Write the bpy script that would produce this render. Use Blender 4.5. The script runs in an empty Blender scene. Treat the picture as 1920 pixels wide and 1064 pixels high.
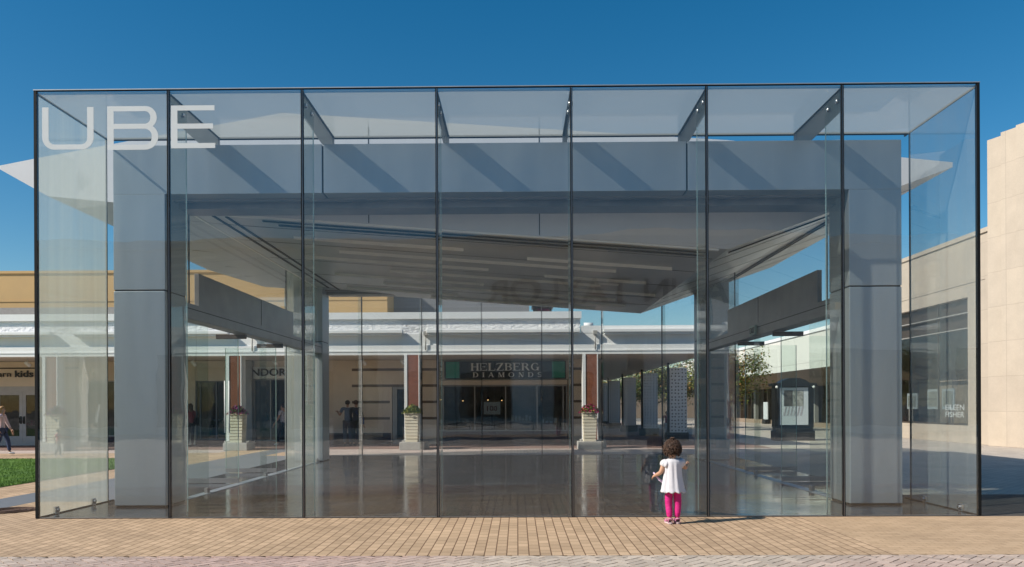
import bpy, bmesh, math, random
from mathutils import Vector, Matrix, noise
random.seed(7)
R = math.radians
S = bpy.context.scene
COL = S.collection

# ------------------------------------------------------------------ camera
LENS_PX, YAW, ROLL, EYE = 1493.0, R(.6), R(.25), 1.55
PX, PY = 954.4, 760.0                       # principal point in photograph pixels
_r = Vector((math.cos(YAW), math.sin(YAW), 0)); _f = Vector((-math.sin(YAW), math.cos(YAW), 0)); _u = Vector((0, 0, 1))
_r2 = _r*math.cos(ROLL) - _u*math.sin(ROLL); _u2 = _u*math.cos(ROLL) + _r*math.sin(ROLL)
cam = bpy.data.cameras.new('camera'); camo = bpy.data.objects.new('camera', cam); COL.objects.link(camo)
camo.matrix_world = Matrix(((_r2.x, _u2.x, -_f.x, 0), (_r2.y, _u2.y, -_f.y, 0), (_r2.z, _u2.z, -_f.z, EYE), (0, 0, 0, 1)))
cam.sensor_width = 36; cam.lens = 36*LENS_PX/1920
cam.shift_x = (960-PX)/1920; cam.shift_y = (PY-532)/1920
cam.clip_start = .1; cam.clip_end = 3000
S.camera = camo
def at(px, py, Y):
    """point of the place at depth Y seen at a pixel of the 1920 px photograph (used to measure sizes)"""
    d = _f + _r2*((px-PX)/LENS_PX) - _u2*((py-PY)/LENS_PX)
    return Vector((0, 0, EYE)) + d*(Y/d.y)
def aX(px, Y, py=760): return at(px, py, Y).x
def aZ(px, py, Y): return at(px, py, Y).z

# ------------------------------------------------------------------ sky and sun
SUN = Vector((1, .42, -.83)).normalized()   # direction the light travels
elev = math.asin(-SUN.z); rot = math.atan2(-SUN.x, -SUN.y)
w = bpy.data.worlds.new('World'); S.world = w; w.use_nodes = True
nt = w.node_tree
sky = nt.nodes.new('ShaderNodeTexSky'); sky.sky_type = 'NISHITA'; sky.sun_disc = False
sky.sun_elevation = elev; sky.sun_rotation = rot % (2*math.pi)
sky.altitude = 300; sky.air_density = 1.0; sky.dust_density = .35; sky.ozone_density = 1.6
hs = nt.nodes.new('ShaderNodeHueSaturation'); hs.inputs['Saturation'].default_value = 1.46; hs.inputs['Hue'].default_value = .492
nt.links.new(sky.outputs[0], hs.inputs['Color'])
nt.links.new(hs.outputs[0], nt.nodes['Background'].inputs[0]); nt.nodes['Background'].inputs[1].default_value = .08
sl = bpy.data.lights.new('sun', 'SUN'); so = bpy.data.objects.new('sun', sl); COL.objects.link(so)
sl.energy = 4.3; sl.angle = R(.5); sl.color = (1, .93, .82)
so.rotation_euler = SUN.to_track_quat('-Z', 'Y').to_euler(); so.location = (-20, -10, 30)
S.view_settings.view_transform = 'Standard'; S.view_settings.look = 'None'
S.view_settings.exposure = 0.4; S.view_settings.gamma = 1; S.view_settings.use_curve_mapping = False
S.render.engine = 'CYCLES'
cy = S.cycles
cy.max_bounces = 10; cy.diffuse_bounces = 3; cy.glossy_bounces = 5; cy.transmission_bounces = 6; cy.transparent_max_bounces = 40
cy.caustics_reflective = False; cy.caustics_refractive = False; cy.sample_clamp_indirect = 6
cy.use_denoising = True

# ------------------------------------------------------------------ materials
def mat(name):
    m = bpy.data.materials.new(name); m.use_nodes = True
    n = m.node_tree.nodes; return m, n, m.node_tree.links, n['Principled BSDF']
def N(n, t, **kw):
    x = n.new(t)
    for k, v in kw.items():
        if k in x.inputs: x.inputs[k].default_value = v
        else: setattr(x, k, v)
    return x
def c4(c): return (c[0], c[1], c[2], 1)
def simple(name, col, rough=.6, metal=0., var=.12, scale=3., bump=0., spec=.5, stretch=(1, 1, 1), coat=0):
    m, n, l, b = mat(name)
    tc = N(n, 'ShaderNodeTexCoord'); mp = N(n, 'ShaderNodeMapping'); mp.inputs['Scale'].default_value = stretch
    l.new(tc.outputs['Object'], mp.inputs[0])
    nz = N(n, 'ShaderNodeTexNoise', Scale=scale, Detail=6., Roughness=.6); l.new(mp.outputs[0], nz.inputs['Vector'])
    mr = N(n, 'ShaderNodeMapRange'); mr.inputs[1].default_value = .25; mr.inputs[2].default_value = .75
    mr.inputs[3].default_value = 1-var; mr.inputs[4].default_value = 1+var; l.new(nz.outputs['Fac'], mr.inputs[0])
    mx = N(n, 'ShaderNodeMix', data_type='RGBA', blend_type='MULTIPLY'); mx.inputs[0].default_value = 1
    mx.inputs[6].default_value = c4(col); l.new(mr.outputs[0], mx.inputs[7])
    l.new(mx.outputs[2], b.inputs['Base Color'])
    rr = N(n, 'ShaderNodeMapRange'); rr.inputs[3].default_value = max(.02, rough*.8); rr.inputs[4].default_value = min(1, rough*1.2)
    l.new(nz.outputs['Fac'], rr.inputs[0]); l.new(rr.outputs[0], b.inputs['Roughness'])
    b.inputs['Metallic'].default_value = metal; b.inputs['Specular IOR Level'].default_value = spec
    b.inputs['Coat Weight'].default_value = coat
    if bump:
        bp = N(n, 'ShaderNodeBump', Strength=bump, Distance=.02); l.new(nz.outputs['Fac'], bp.inputs['Height']); l.new(bp.outputs[0], b.inputs['Normal'])
    return m
def brick(name, c1, c2, mortar, bw, bh, ms=.008, axes='xy', rough=.8, bump=.35, offset=.5, var=.25, bias=0., nscale=1.2, spec=.4, swap=False, rotz=0):
    """bricks; axes = which object axes run along / across the courses"""
    m, n, l, b = mat(name)
    tc = N(n, 'ShaderNodeTexCoord'); sx = N(n, 'ShaderNodeSeparateXYZ'); cb = N(n, 'ShaderNodeCombineXYZ')
    mp = N(n, 'ShaderNodeMapping'); mp.inputs['Rotation'].default_value = (0, 0, rotz)
    l.new(tc.outputs['Object'], mp.inputs[0]); l.new(mp.outputs[0], sx.inputs[0])
    ix = {'x': 0, 'y': 1, 'z': 2}
    l.new(sx.outputs[ix[axes[0]]], cb.inputs[0]); l.new(sx.outputs[ix[axes[1]]], cb.inputs[1])
    br = N(n, 'ShaderNodeTexBrick'); br.offset = offset
    br.inputs['Scale'].default_value = 1; br.inputs['Brick Width'].default_value = bw; br.inputs['Row Height'].default_value = bh
    br.inputs['Mortar Size'].default_value = ms; br.inputs['Mortar Smooth'].default_value = .3; br.inputs['Bias'].default_value = bias
    br.inputs['Color1'].default_value = c4(c1); br.inputs['Color2'].default_value = c4(c2); br.inputs['Mortar'].default_value = c4(mortar)
    l.new(cb.outputs[0], br.inputs['Vector'])
    nz = N(n, 'ShaderNodeTexNoise', Scale=nscale, Detail=8., Roughness=.65); l.new(tc.outputs['Object'], nz.inputs['Vector'])
    mr = N(n, 'ShaderNodeMapRange'); mr.inputs[1].default_value = .25; mr.inputs[2].default_value = .75
    mr.inputs[3].default_value = 1-var; mr.inputs[4].default_value = 1+var; l.new(nz.outputs['Fac'], mr.inputs[0])
    mx = N(n, 'ShaderNodeMix', data_type='RGBA', blend_type='MULTIPLY'); mx.inputs[0].default_value = 1
    l.new(br.outputs['Color'], mx.inputs[6]); l.new(mr.outputs[0], mx.inputs[7])
    n2 = N(n, 'ShaderNodeTexNoise', Scale=55., Detail=3.); l.new(tc.outputs['Object'], n2.inputs['Vector'])
    m2 = N(n, 'ShaderNodeMapRange'); m2.inputs[3].default_value = .82; m2.inputs[4].default_value = 1.18; l.new(n2.outputs['Fac'], m2.inputs[0])
    mx2 = N(n, 'ShaderNodeMix', data_type='RGBA', blend_type='MULTIPLY'); mx2.inputs[0].default_value = 1
    l.new(mx.outputs[2], mx2.inputs[6]); l.new(m2.outputs[0], mx2.inputs[7])
    l.new(mx2.outputs[2], b.inputs['Base Color'])
    b.inputs['Roughness'].default_value = rough; b.inputs['Specular IOR Level'].default_value = spec
    bp = N(n, 'ShaderNodeBump', Strength=bump, Distance=.01); bp.invert = True
    l.new(br.outputs['Fac'], bp.inputs['Height']); l.new(bp.outputs[0], b.inputs['Normal'])
    return m
def glass(name, tint, ior=1.75, rough=0., body=None, bodyfac=0., streak=False):
    m, n, l, b = mat(name); n.remove(b)
    out = n['Material Output']
    tcw = N(n, 'ShaderNodeTexCoord'); nw = N(n, 'ShaderNodeTexNoise', Scale=.9, Detail=2.); l.new(tcw.outputs['Object'], nw.inputs['Vector']); bw = N(n, 'ShaderNodeBump', Strength=.25, Distance=.012); l.new(nw.outputs['Fac'], bw.inputs['Height'])
    tr = N(n, 'ShaderNodeBsdfTransparent'); gl = N(n, 'ShaderNodeBsdfGlossy'); gl.inputs['Roughness'].default_value = rough; l.new(bw.outputs[0], gl.inputs['Normal'])
    fr = N(n, 'ShaderNodeFresnel', IOR=ior); ge = N(n, 'ShaderNodeNewGeometry')
    inv = N(n, 'ShaderNodeMath', operation='SUBTRACT'); inv.inputs[0].default_value = 1; l.new(ge.outputs['Backfacing'], inv.inputs[1])
    mu = N(n, 'ShaderNodeMath', operation='MULTIPLY'); l.new(fr.outputs[0], mu.inputs[0]); l.new(inv.outputs[0], mu.inputs[1])
    tm = N(n, 'ShaderNodeMix', data_type='RGBA'); tm.inputs[6].default_value = c4(tint); tm.inputs[7].default_value = (1, 1, 1, 1)
    l.new(ge.outputs['Backfacing'], tm.inputs[0]); l.new(tm.outputs[2], tr.inputs[0])
    ms = N(n, 'ShaderNodeMixShader'); src = tr.outputs[0]
    if body:
        df = N(n, 'ShaderNodeBsdfDiffuse'); df.inputs[0].default_value = c4(body)
        tl = N(n, 'ShaderNodeBsdfTranslucent'); tl.inputs[0].default_value = c4(body)
        a = N(n, 'ShaderNodeMixShader'); a.inputs[0].default_value = .5; l.new(df.outputs[0], a.inputs[1]); l.new(tl.outputs[0], a.inputs[2])
        bm_ = N(n, 'ShaderNodeMath', operation='MULTIPLY'); bm_.inputs[1].default_value = bodyfac
        if streak:
            tc = N(n, 'ShaderNodeTexCoord'); mp = N(n, 'ShaderNodeMapping'); mp.inputs['Scale'].default_value = (1, 2.2, .10); l.new(tc.outputs['Object'], mp.inputs[0])
            nz = N(n, 'ShaderNodeTexNoise', Scale=2.5, Detail=5.); l.new(mp.outputs[0], nz.inputs['Vector']); mr = N(n, 'ShaderNodeMapRange'); mr.inputs[1].default_value = .3; mr.inputs[2].default_value = .7; mr.inputs[3].default_value = bodyfac*.86; mr.inputs[4].default_value = bodyfac*1.12
            l.new(nz.outputs['Fac'], mr.inputs[0]); l.new(mr.outputs[0], bm_.inputs[1])
        l.new(inv.outputs[0], bm_.inputs[0])
        m2 = N(n, 'ShaderNodeMixShader'); l.new(bm_.outputs[0], m2.inputs[0]); l.new(tr.outputs[0], m2.inputs[1]); l.new(a.outputs[0], m2.inputs[2]); src = m2.outputs[0]
    l.new(mu.outputs[0], ms.inputs[0]); l.new(src, ms.inputs[1]); l.new(gl.outputs[0], ms.inputs[2])
    l.new(ms.outputs[0], out.inputs[0]); return m
M = {}
M['glass'] = glass('clear glass', (.965, .98, .972), 2.05)
M['side_glass'] = glass('dusty side glass with painted haze', (.86, .91, .885), 1.9, body=(.66, .70, .64), bodyfac=.48, streak=True)  # body colour holds dust plus painted haze of reflections
M['rear_fin'] = glass('rear fin glass', (.90, .94, .93), 1.35)
M['side_glass_thin'] = glass('side glass with painted sky haze', (.90, .94, .93), 2.0, body=(.62, .69, .70), bodyfac=.28, streak=True)  # body colour paints the sky reflection as a pale haze
M['fin_glass'] = glass('fin glass', (.84, .90, .885), 1.6, body=(.45, .5, .48), bodyfac=.06)
M['roof_glass'] = glass('fritted roof glass', (.76, .80, .80), 1.5, body=(.70, .71, .63), bodyfac=.52)
M['roof_fin'] = glass('laminated roof fin', (.30, .34, .35), 1.5, body=(.42, .43, .43), bodyfac=.86)
M['edge'] = simple('pale glass edge', (.36, .48, .49), .3, var=.05)
M['door_glass'] = glass('green edged door glass', (.84, .91, .88), 1.6)
M['shop_glass'] = glass('dark shop glass', (.66, .70, .70), 1.6)
M['seal'] = simple('black silicone seal', (.007, .008, .009), .7, var=.2, spec=.2)
M['steel'] = simple('blasted stainless steel', (.385, .42, .45), .46, .6, var=.07, scale=1.6, stretch=(1.6, 1.6, .22), bump=.10)
M['steel_dark'] = simple('dark brushed steel', (.30, .29, .285), .42, .7, var=.25, scale=1.6)
M['chrome'] = simple('polished steel', (.6, .6, .6), .22, 1., var=.05)
M['handle'] = simple('bright satin steel', (.86, .86, .84), .5, 0, var=.03)
M['white_metal'] = simple('white coated metal', (.66, .665, .68), .5, var=.03)
M['fascia'] = simple('pale coated panel', (.55, .57, .6), .4, .3, var=.05)
M['soffit'] = simple('brushed soffit panel', (.56, .575, .585), .34, .35, var=.13, scale=.9)
M['slot'] = simple('black slot', (.015, .015, .016), .7)
M['strip'] = simple('pale strip painted as lit', (.90, .89, .86), .4, var=.03)  # paleness stands in for light caught on the slot faces
M['vinyl'] = simple('translucent white film', (.72, .75, .74), .6, var=.03)
M['vinyl'].node_tree.nodes['Principled BSDF'].inputs['Alpha'].default_value = .80
M['tan'] = brick('tan clay pavers', (.58, .41, .265), (.45, .315, .20), (.17, .10, .055), .205, .1165, .007, 'yx', var=.20, nscale=.7)
M['plaza'] = brick('pale plaza pavers', (.50, .47, .44), (.44, .41, .385), (.25, .2, .17), .2, .1, .006, 'xy', rotz=R(45))
M['tancross'] = brick('tan clay pavers laid across', (.55, .39, .25), (.48, .335, .21), (.33, .22, .13), .205, .1165, .005, 'xy', var=.18, nscale=.9)
M['pink'] = brick('pink grey pavers', (.58, .48, .43), (.50, .40, .36), (.16, .12, .10), .22, .11, .007, 'xy', var=.18)
M['greypave'] = brick('grey side pavers', (.58, .51, .43), (.50, .44, .38), (.10, .085, .08), .22, .11, .007, 'xy', var=.2)
M['darkpave'] = brick('charcoal pavers', (.085, .075, .065), (.065, .056, .05), (.03, .028, .025), .22, .11, .007, 'xy', var=.3)
M['arcade'] = brick('dark red arcade bricks', (.30, .19, .16), (.25, .16, .135), (.05, .04, .035), .2, .1, .006, 'xy')
M['granite'] = simple('grey granite strip', (.165, .175, .19), .6, var=.15, scale=12)
M['asphalt'] = simple('grey ground', (.20, .19, .175), .9, var=.2, scale=.8)
M['redbrick'] = brick('red pier brick', (.27, .085, .042), (.21, .066, .034), (.20, .09, .055), .2, .068, .006, 'xz', var=.2)
M['basebrick'] = brick('dark plinth brick', (.10, .052, .045), (.08, .042, .038), (.05, .04, .035), .2, .07, .006, 'xz')
M['whitebrick'] = simple('white painted rough brick', (.84, .84, .85), .7, var=.06, scale=7., bump=1., stretch=(1, 1, 1.6))
_b = [x for x in M['whitebrick'].node_tree.nodes if x.type == 'BUMP'][0]; _b.inputs['Distance'].default_value = .09
M['white'] = simple('white painted trim', (.85, .85, .84), .55, var=.03)
M['stucco'] = simple('tan stucco', (.56, .37, .17), .9, var=.05, scale=1.2, bump=.2)
M['greystucco'] = brick('slate grey cladding', (.21, .21, .22), (.20, .20, .21), (.15, .15, .16), 3., .55, .01, 'xz', var=.05)
M['beige'] = simple('beige render', (.78, .65, .51), .85, var=.06, scale=2)
M['stone'] = simple('grey stone pier', (.30, .285, .27), .85, var=.15, scale=9)
M['bronze'] = simple('brown bronze trim', (.075, .055, .04), .5, .3)
M['band'] = simple('brown recessed band', (.17, .125, .09), .8)
M['frame'] = simple('grey painted frame', (.36, .34, .31), .5)
M['doorwhite'] = simple('pale grey door paint', (.50, .47, .45), .5)
M['black'] = simple('black paint', (.014, .014, .015), .4)
M['signblack'] = simple('black sign board', (.02, .022, .025), .35)
M['teal'] = simple('teal sign square', (.045, .31, .225), .4)
M['silver'] = simple('pale sign letters', (.88, .86, .80), .5, var=.02)
M['darktext'] = simple('charcoal letters', (.035, .033, .033), .5)
M['interior'] = simple('shop interior', (.36, .28, .22), .9, var=.5, scale=1.5)
M['ceiling'] = simple('arcade ceiling', (.68, .63, .56), .8, var=.08)
M['cream'] = brick('cream stone cladding', (.52, .44, .35), (.485, .41, .33), (.42, .35, .28), 2.4, 1.25, .012, 'yz', offset=0, var=.09, bump=.2, nscale=1.3)
M['creamplain'] = simple('pale stone wall', (.62, .56, .47), .85, var=.05, scale=1.5)
M['whitewall'] = brick('white wall panels', (.74, .72, .66), (.72, .70, .64), (.50, .48, .44), 2.6, 4, .02, 'yz', offset=0, var=.04, bump=.2)
M['brownsoffit'] = simple('brown canopy lining', (.30, .225, .165), .7, var=.08)
M['limestone'] = brick('grey limestone', (.82, .78, .71), (.79, .75, .69), (.6, .57, .52), 1.6, .7, .01, 'xz', offset=.5, var=.08)
M['pot'] = simple('cream cast planter', (.74, .67, .53), .8, var=.08, scale=5, bump=.2)
M['concrete'] = simple('grey concrete', (.40, .39, .37), .85, var=.12, scale=6, bump=.2)
M['leaf'] = simple('green leaves', (.085, .15, .035), .55, var=.4, scale=9)
M['leafy'] = simple('yellow green leaves', (.27, .29, .06), .55, var=.4, scale=9)
M['leafo'] = simple('orange autumn leaves', (.30, .15, .04), .6, var=.35, scale=9)
M['bark'] = simple('bark', (.09, .07, .05), .9, var=.3, scale=8, bump=.5)
M['magenta'] = simple('magenta petals', (.58, .03, .22), .6, var=.3, scale=20)
M['yellow'] = simple('yellow petals', (.60, .45, .05), .6, var=.3, scale=20)
M['purple'] = simple('purple petals', (.26, .03, .20), .6, var=.3, scale=20)
M['rust'] = simple('rusty iron', (.11, .065, .045), .8, .3, var=.4, scale=25, bump=.6)
M['poster'] = simple('pale poster', (.62, .66, .68), .4, var=.05)
M['posterdark'] = simple('dark poster picture', (.10, .09, .085), .5, var=.7, scale=7)
M['postermid'] = simple('grey poster picture', (.33, .33, .30), .5, var=.6, scale=9)
M['orange'] = simple('orange board', (.55, .20, .07), .6)
M['skin'] = simple('skin', (.52, .30, .20), .55, var=.05)
M['skin2'] = simple('tan skin', (.40, .22, .14), .55, var=.05)
M['hairdark'] = simple('dark brown hair', (.050, .024, .013), .7, var=.5, scale=30)
M['hairblond'] = simple('blond hair', (.36, .20, .08), .5, var=.3, scale=30)
M['hairblack'] = simple('black hair', (.012, .01, .01), .5)
M['cotton'] = simple('white cotton', (.64, .63, .67), .85, var=.04, scale=14, bump=.15)
M['hotpink'] = simple('hot pink leggings', (.60, .012, .20), .75, var=.12, scale=24, bump=.5, stretch=(.6, .6, 1.6))
M['sandal'] = simple('pink sandal', (.62, .22, .40), .5, var=.2, scale=30)
M['sole'] = simple('pale sandal sole', (.62, .50, .52), .7)
M['toy'] = simple('pale lilac plastic', (.66, .50, .66), .35)
M['jeans'] = simple('blue denim', (.035, .055, .12), .85, var=.2, scale=15)
M['cardigan'] = simple('pale pink knit', (.66, .50, .50), .9, var=.1, scale=20)
M['pinktop'] = simple('pink top', (.58, .14, .17), .85)
M['greypants'] = simple('grey trousers', (.085, .09, .11), .85)
M['blueshirt'] = simple('grey blue shirt', (.10, .14, .20), .85)
M['navy'] = simple('navy coat', (.012, .016, .028), .85)
M['bluebag'] = simple('blue bag', (.02, .05, .19), .7)
M['blackcloth'] = simple('black cloth', (.012, .012, .014), .9)
M['maroon'] = simple('maroon shirt', (.16, .015, .045), .85)
M['pattern'] = simple('patterned blouse', (.42, .40, .42), .85, var=.8, scale=30)
M['shoewhite'] = simple('white shoes', (.75, .74, .72), .6)
M['shoedark'] = simple('dark shoes', (.03, .025, .022), .6)
M['louver'] = simple('louvre metal', (.40, .33, .22), .6)
def bulb_mat():
    m, n, l, b = mat('lit bulb'); b.inputs['Emission Color'].default_value = (1, .62, .25, 1); b.inputs['Emission Strength'].default_value = 1.6; return m
M['bulb'] = bulb_mat()
M['eye'] = simple('dark eye', (.02, .015, .012), .3)
M['lip'] = simple('lips', (.42, .13, .12), .5)
M['signgreen'] = simple('pale green sign', (.30, .42, .36), .4)

def grass_mat():
    m, n, l, b = mat('grass'); tc = N(n, 'ShaderNodeTexCoord')
    nz = N(n, 'ShaderNodeTexNoise', Scale=2.5, Detail=8.); l.new(tc.outputs['Object'], nz.inputs['Vector'])
    cr = N(n, 'ShaderNodeValToRGB'); cr.color_ramp.elements[0].color = (.05, .125, .012, 1); cr.color_ramp.elements[1].color = (.13, .25, .022, 1)
    cr.color_ramp.elements[0].position = .3; cr.color_ramp.elements[1].position = .7
    l.new(nz.outputs['Fac'], cr.inputs[0]); l.new(cr.outputs[0], b.inputs['Base Color']); b.inputs['Roughness'].default_value = .8; return m
M['grass'] = grass_mat()
def floor_mat():
    m, n, l, b = mat('polished dark floor'); tc = N(n, 'ShaderNodeTexCoord')
    br = N(n, 'ShaderNodeTexBrick'); br.offset = .5; br.inputs['Scale'].default_value = 1; br.inputs['Brick Width'].default_value = 1.52; br.inputs['Row Height'].default_value = .76
    br.inputs['Mortar Size'].default_value = .009; br.inputs['Color1'].default_value = (.050, .056, .064, 1); br.inputs['Color2'].default_value = (.040, .045, .052, 1); br.inputs['Mortar'].default_value = (.03, .03, .03, 1)
    l.new(tc.outputs['Object'], br.inputs['Vector'])
    nz = N(n, 'ShaderNodeTexNoise', Scale=40., Detail=4.); l.new(tc.outputs['Object'], nz.inputs['Vector'])
    mr = N(n, 'ShaderNodeMapRange'); mr.inputs[3].default_value = .8; mr.inputs[4].default_value = 1.2; l.new(nz.outputs['Fac'], mr.inputs[0])
    mx = N(n, 'ShaderNodeMix', data_type='RGBA', blend_type='MULTIPLY'); mx.inputs[0].default_value = 1; l.new(br.outputs['Color'], mx.inputs[6]); l.new(mr.outputs[0], mx.inputs[7]); l.new(mx.outputs[2], b.inputs['Base Color'])
    n2 = N(n, 'ShaderNodeTexNoise', Scale=.9, Detail=5.); l.new(tc.outputs['Object'], n2.inputs['Vector'])
    m2 = N(n, 'ShaderNodeMapRange'); m2.inputs[1].default_value = .3; m2.inputs[2].default_value = .7; m2.inputs[3].default_value = .05; m2.inputs[4].default_value = .20; l.new(n2.outputs['Fac'], m2.inputs[0]); l.new(m2.outputs[0], b.inputs['Roughness'])
    mp = N(n, 'ShaderNodeMapping'); mp.inputs['Scale'].default_value = (.6, 3, 1); l.new(tc.outputs['Object'], mp.inputs[0])
    n3 = N(n, 'ShaderNodeTexNoise', Scale=1.1, Detail=2.); l.new(mp.outputs[0], n3.inputs['Vector'])
    bp = N(n, 'ShaderNodeBump', Strength=.16, Distance=.03); l.new(n3.outputs['Fac'], bp.inputs['Height']); l.new(bp.outputs[0], b.inputs['Normal'])
    b.inputs['Specular IOR Level'].default_value = .55
    return m
M['floor'] = floor_mat()
def perf_mat():
    m, n, l, b = mat('perforated white metal'); tc = N(n, 'ShaderNodeTexCoord'); sx = N(n, 'ShaderNodeSeparateXYZ'); l.new(tc.outputs['Object'], sx.inputs[0])
    ad = N(n, 'ShaderNodeMath', operation='ADD'); l.new(sx.outputs[0], ad.inputs[0]); l.new(sx.outputs[1], ad.inputs[1])
    cb = N(n, 'ShaderNodeCombineXYZ'); l.new(ad.outputs[0], cb.inputs[0]); l.new(sx.outputs[2], cb.inputs[1])
    vo = N(n, 'ShaderNodeTexVoronoi', Scale=7., Randomness=.25); vo.voronoi_dimensions = '2D'; l.new(cb.outputs[0], vo.inputs['Vector'])
    lt = N(n, 'ShaderNodeMath', operation='LESS_THAN'); lt.inputs[1].default_value = .21; l.new(vo.outputs['Distance'], lt.inputs[0])
    mx = N(n, 'ShaderNodeMix', data_type='RGBA'); mx.inputs[6].default_value = (.86, .86, .88, 1); mx.inputs[7].default_value = (.05, .05, .06, 1); l.new(lt.outputs[0], mx.inputs[0]); l.new(mx.outputs[2], b.inputs['Base Color']); b.inputs['Roughness'].default_value = .6; return m
M['perf'] = perf_mat()
def hb_mat():
    m, n, l, b = mat('herringbone pavers'); tc = N(n, 'ShaderNodeTexCoord')
    at_ = N(n, 'ShaderNodeAttribute', attribute_name='tone'); 
    nz = N(n, 'ShaderNodeTexNoise', Scale=30., Detail=6.); l.new(tc.outputs['Object'], nz.inputs['Vector'])
    mr = N(n, 'ShaderNodeMapRange'); mr.inputs[3].default_value = .7; mr.inputs[4].default_value = 1.3; l.new(nz.outputs['Fac'], mr.inputs[0])
    mx = N(n, 'ShaderNodeMix', data_type='RGBA', blend_type='MULTIPLY'); mx.inputs[0].default_value = 1; l.new(at_.outputs['Color'], mx.inputs[6]); l.new(mr.outputs[0], mx.inputs[7]); l.new(mx.outputs[2], b.inputs['Base Color']); b.inputs['Roughness'].default_value = .85; return m
M['herring'] = hb_mat()

# ------------------------------------------------------------------ mesh helpers
def origin(o):
    v = Vector((0, 0, 0))
    while o: v += o.location; o = o.parent
    return v
def tag(o, label=None, cat=None, group=None, kind=None):
    if label: o['label'] = label
    if cat: o['category'] = cat
    if group: o['group'] = group
    if kind: o['kind'] = kind
    return o
def thing(name, label, cat, loc=(0, 0, 0), group=None, rz=0):
    o = bpy.data.objects.new(name, None); COL.objects.link(o); o.location = loc; o.rotation_euler = (0, 0, rz); o.empty_display_size = .2
    return tag(o, label, cat, group)
class MB:
    def __init__(s): s.v = []; s.f = []; s.mi = []; s.k = 0; s.sm = []
    def add(s, vs, fs, smooth=False):
        b = len(s.v); s.v += [tuple(v) for v in vs]
        for f in fs: s.f.append([i+b for i in f]); s.mi.append(s.k); s.sm.append(smooth)
        return s
    def box(s, x0, x1, y0, y1, z0, z1):
        return s.add([(x0, y0, z0), (x1, y0, z0), (x1, y1, z0), (x0, y1, z0), (x0, y0, z1), (x1, y0, z1), (x1, y1, z1), (x0, y1, z1)],
                     [(0, 3, 2, 1), (4, 5, 6, 7), (0, 1, 5, 4), (1, 2, 6, 5), (2, 3, 7, 6), (3, 0, 4, 7)])
    def prism(s, bottom, top):
        n = len(bottom)
        return s.add(list(bottom)+list(top), [tuple(reversed(range(n))), tuple(range(n, 2*n))]+[(i, (i+1) % n, n+(i+1) % n, n+i) for i in range(n)])
    def tube(s, pts, rads, seg=8, smooth=True, cap=True):
        pts = [Vector(p) for p in pts]; n = len(pts)
        if not hasattr(rads, '__len__'): rads = [rads]*n
        vs = []; up = None
        for i, p in enumerate(pts):
            d = (pts[min(i+1, n-1)]-pts[max(i-1, 0)]).normalized()
            a = Vector((0, 0, 1)) if abs(d.z) < .9 else Vector((1, 0, 0))
            if up is not None: a = up
            x = a.cross(d)
            if x.length < 1e-4: x = Vector((1, 0, 0)).cross(d)
            x.normalize(); y = d.cross(x).normalized(); up = y
            for k in range(seg):
                t = 2*math.pi*k/seg; vs.append(p + (x*math.cos(t)+y*math.sin(t))*rads[i])
        fs = [(i*seg+k, i*seg+(k+1) % seg, (i+1)*seg+(k+1) % seg, (i+1)*seg+k) for i in range(n-1) for k in range(seg)]
        if cap: fs += [tuple(reversed(range(seg))), tuple(range((n-1)*seg, n*seg))]
        return s.add(vs, fs, smooth)
    def loft(s, rings, smooth=True, cap=True):
        seg = len(rings[0]); vs = [p for r in rings for p in r]; n = len(rings)
        fs = [(i*seg+k, i*seg+(k+1) % seg, (i+1)*seg+(k+1) % seg, (i+1)*seg+k) for i in range(n-1) for k in range(seg)]
        if cap: fs += [tuple(reversed(range(seg))), tuple(range((n-1)*seg, n*seg))]
        return s.add(vs, fs, smooth)
    def ball(s, c, r, seg=10, rings=7, fn=None):
        c = Vector(c); r = Vector(r) if hasattr(r, '__len__') else Vector((r, r, r))
        vs = [c+Vector((0, 0, -r.z))]
        for i in range(1, rings):
            a = math.pi*i/rings - math.pi/2
            for k in range(seg):
                t = 2*math.pi*k/seg; d = Vector((math.cos(a)*math.cos(t), math.cos(a)*math.sin(t), math.sin(a)))
                q = fn(d) if fn else 1
                vs.append(c+Vector((d.x*r.x, d.y*r.y, d.z*r.z))*q)
        vs.append(c+Vector((0, 0, r.z)))
        e = len(vs)-1
        fs = [(0, 1+(k+1) % seg, 1+k) for k in range(seg)]
        for i in range(rings-2):
            for k in range(seg): fs.append((1+i*seg+k, 1+i*seg+(k+1) % seg, 1+(i+1)*seg+(k+1) % seg, 1+(i+1)*seg+k))
        fs += [(1+(rings-2)*seg+k, 1+(rings-2)*seg+(k+1) % seg, e) for k in range(seg)]
        return s.add(vs, fs, True)
    def build(s, name, m, parent=None, local=False, bevel=0, loc=None, label=None):
        me = bpy.data.meshes.new(name)
        o0 = Vector((0, 0, 0)) if local else (origin(parent) if parent else Vector(loc or (0, 0, 0)))
        me.from_pydata([tuple(Vector(v)-o0) for v in s.v], [], s.f)
        for mm in (m if isinstance(m, (list, tuple)) else [m]): me.materials.append(M[mm] if isinstance(mm, str) else mm)
        for p, k, sm in zip(me.polygons, s.mi, s.sm): p.material_index = k; p.use_smooth = sm
        me.update()
        o = bpy.data.objects.new(name, me); COL.objects.link(o)
        if parent: o.parent = parent
        elif loc: o.location = loc
        if bevel:
            bv = o.modifiers.new('bevel', 'BEVEL'); bv.width = bevel; bv.segments = 2; bv.limit_method = 'ANGLE'
        if label: o['label'] = label
        return o
def box(name, m, parent, *a, bevel=0, label=None): return MB().box(*a).build(name, m, parent, bevel=bevel, label=label)
def struct(name, mb, m, loc=None):
    o = mb.build(name, m, loc=loc); o['kind'] = 'structure'; return o
def copy_tree(o, parent=None):
    c = o.copy(); COL.objects.link(c)
    if parent: c.parent = parent
    for ch in list(o.children): copy_tree(ch, c)
    return c
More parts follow.
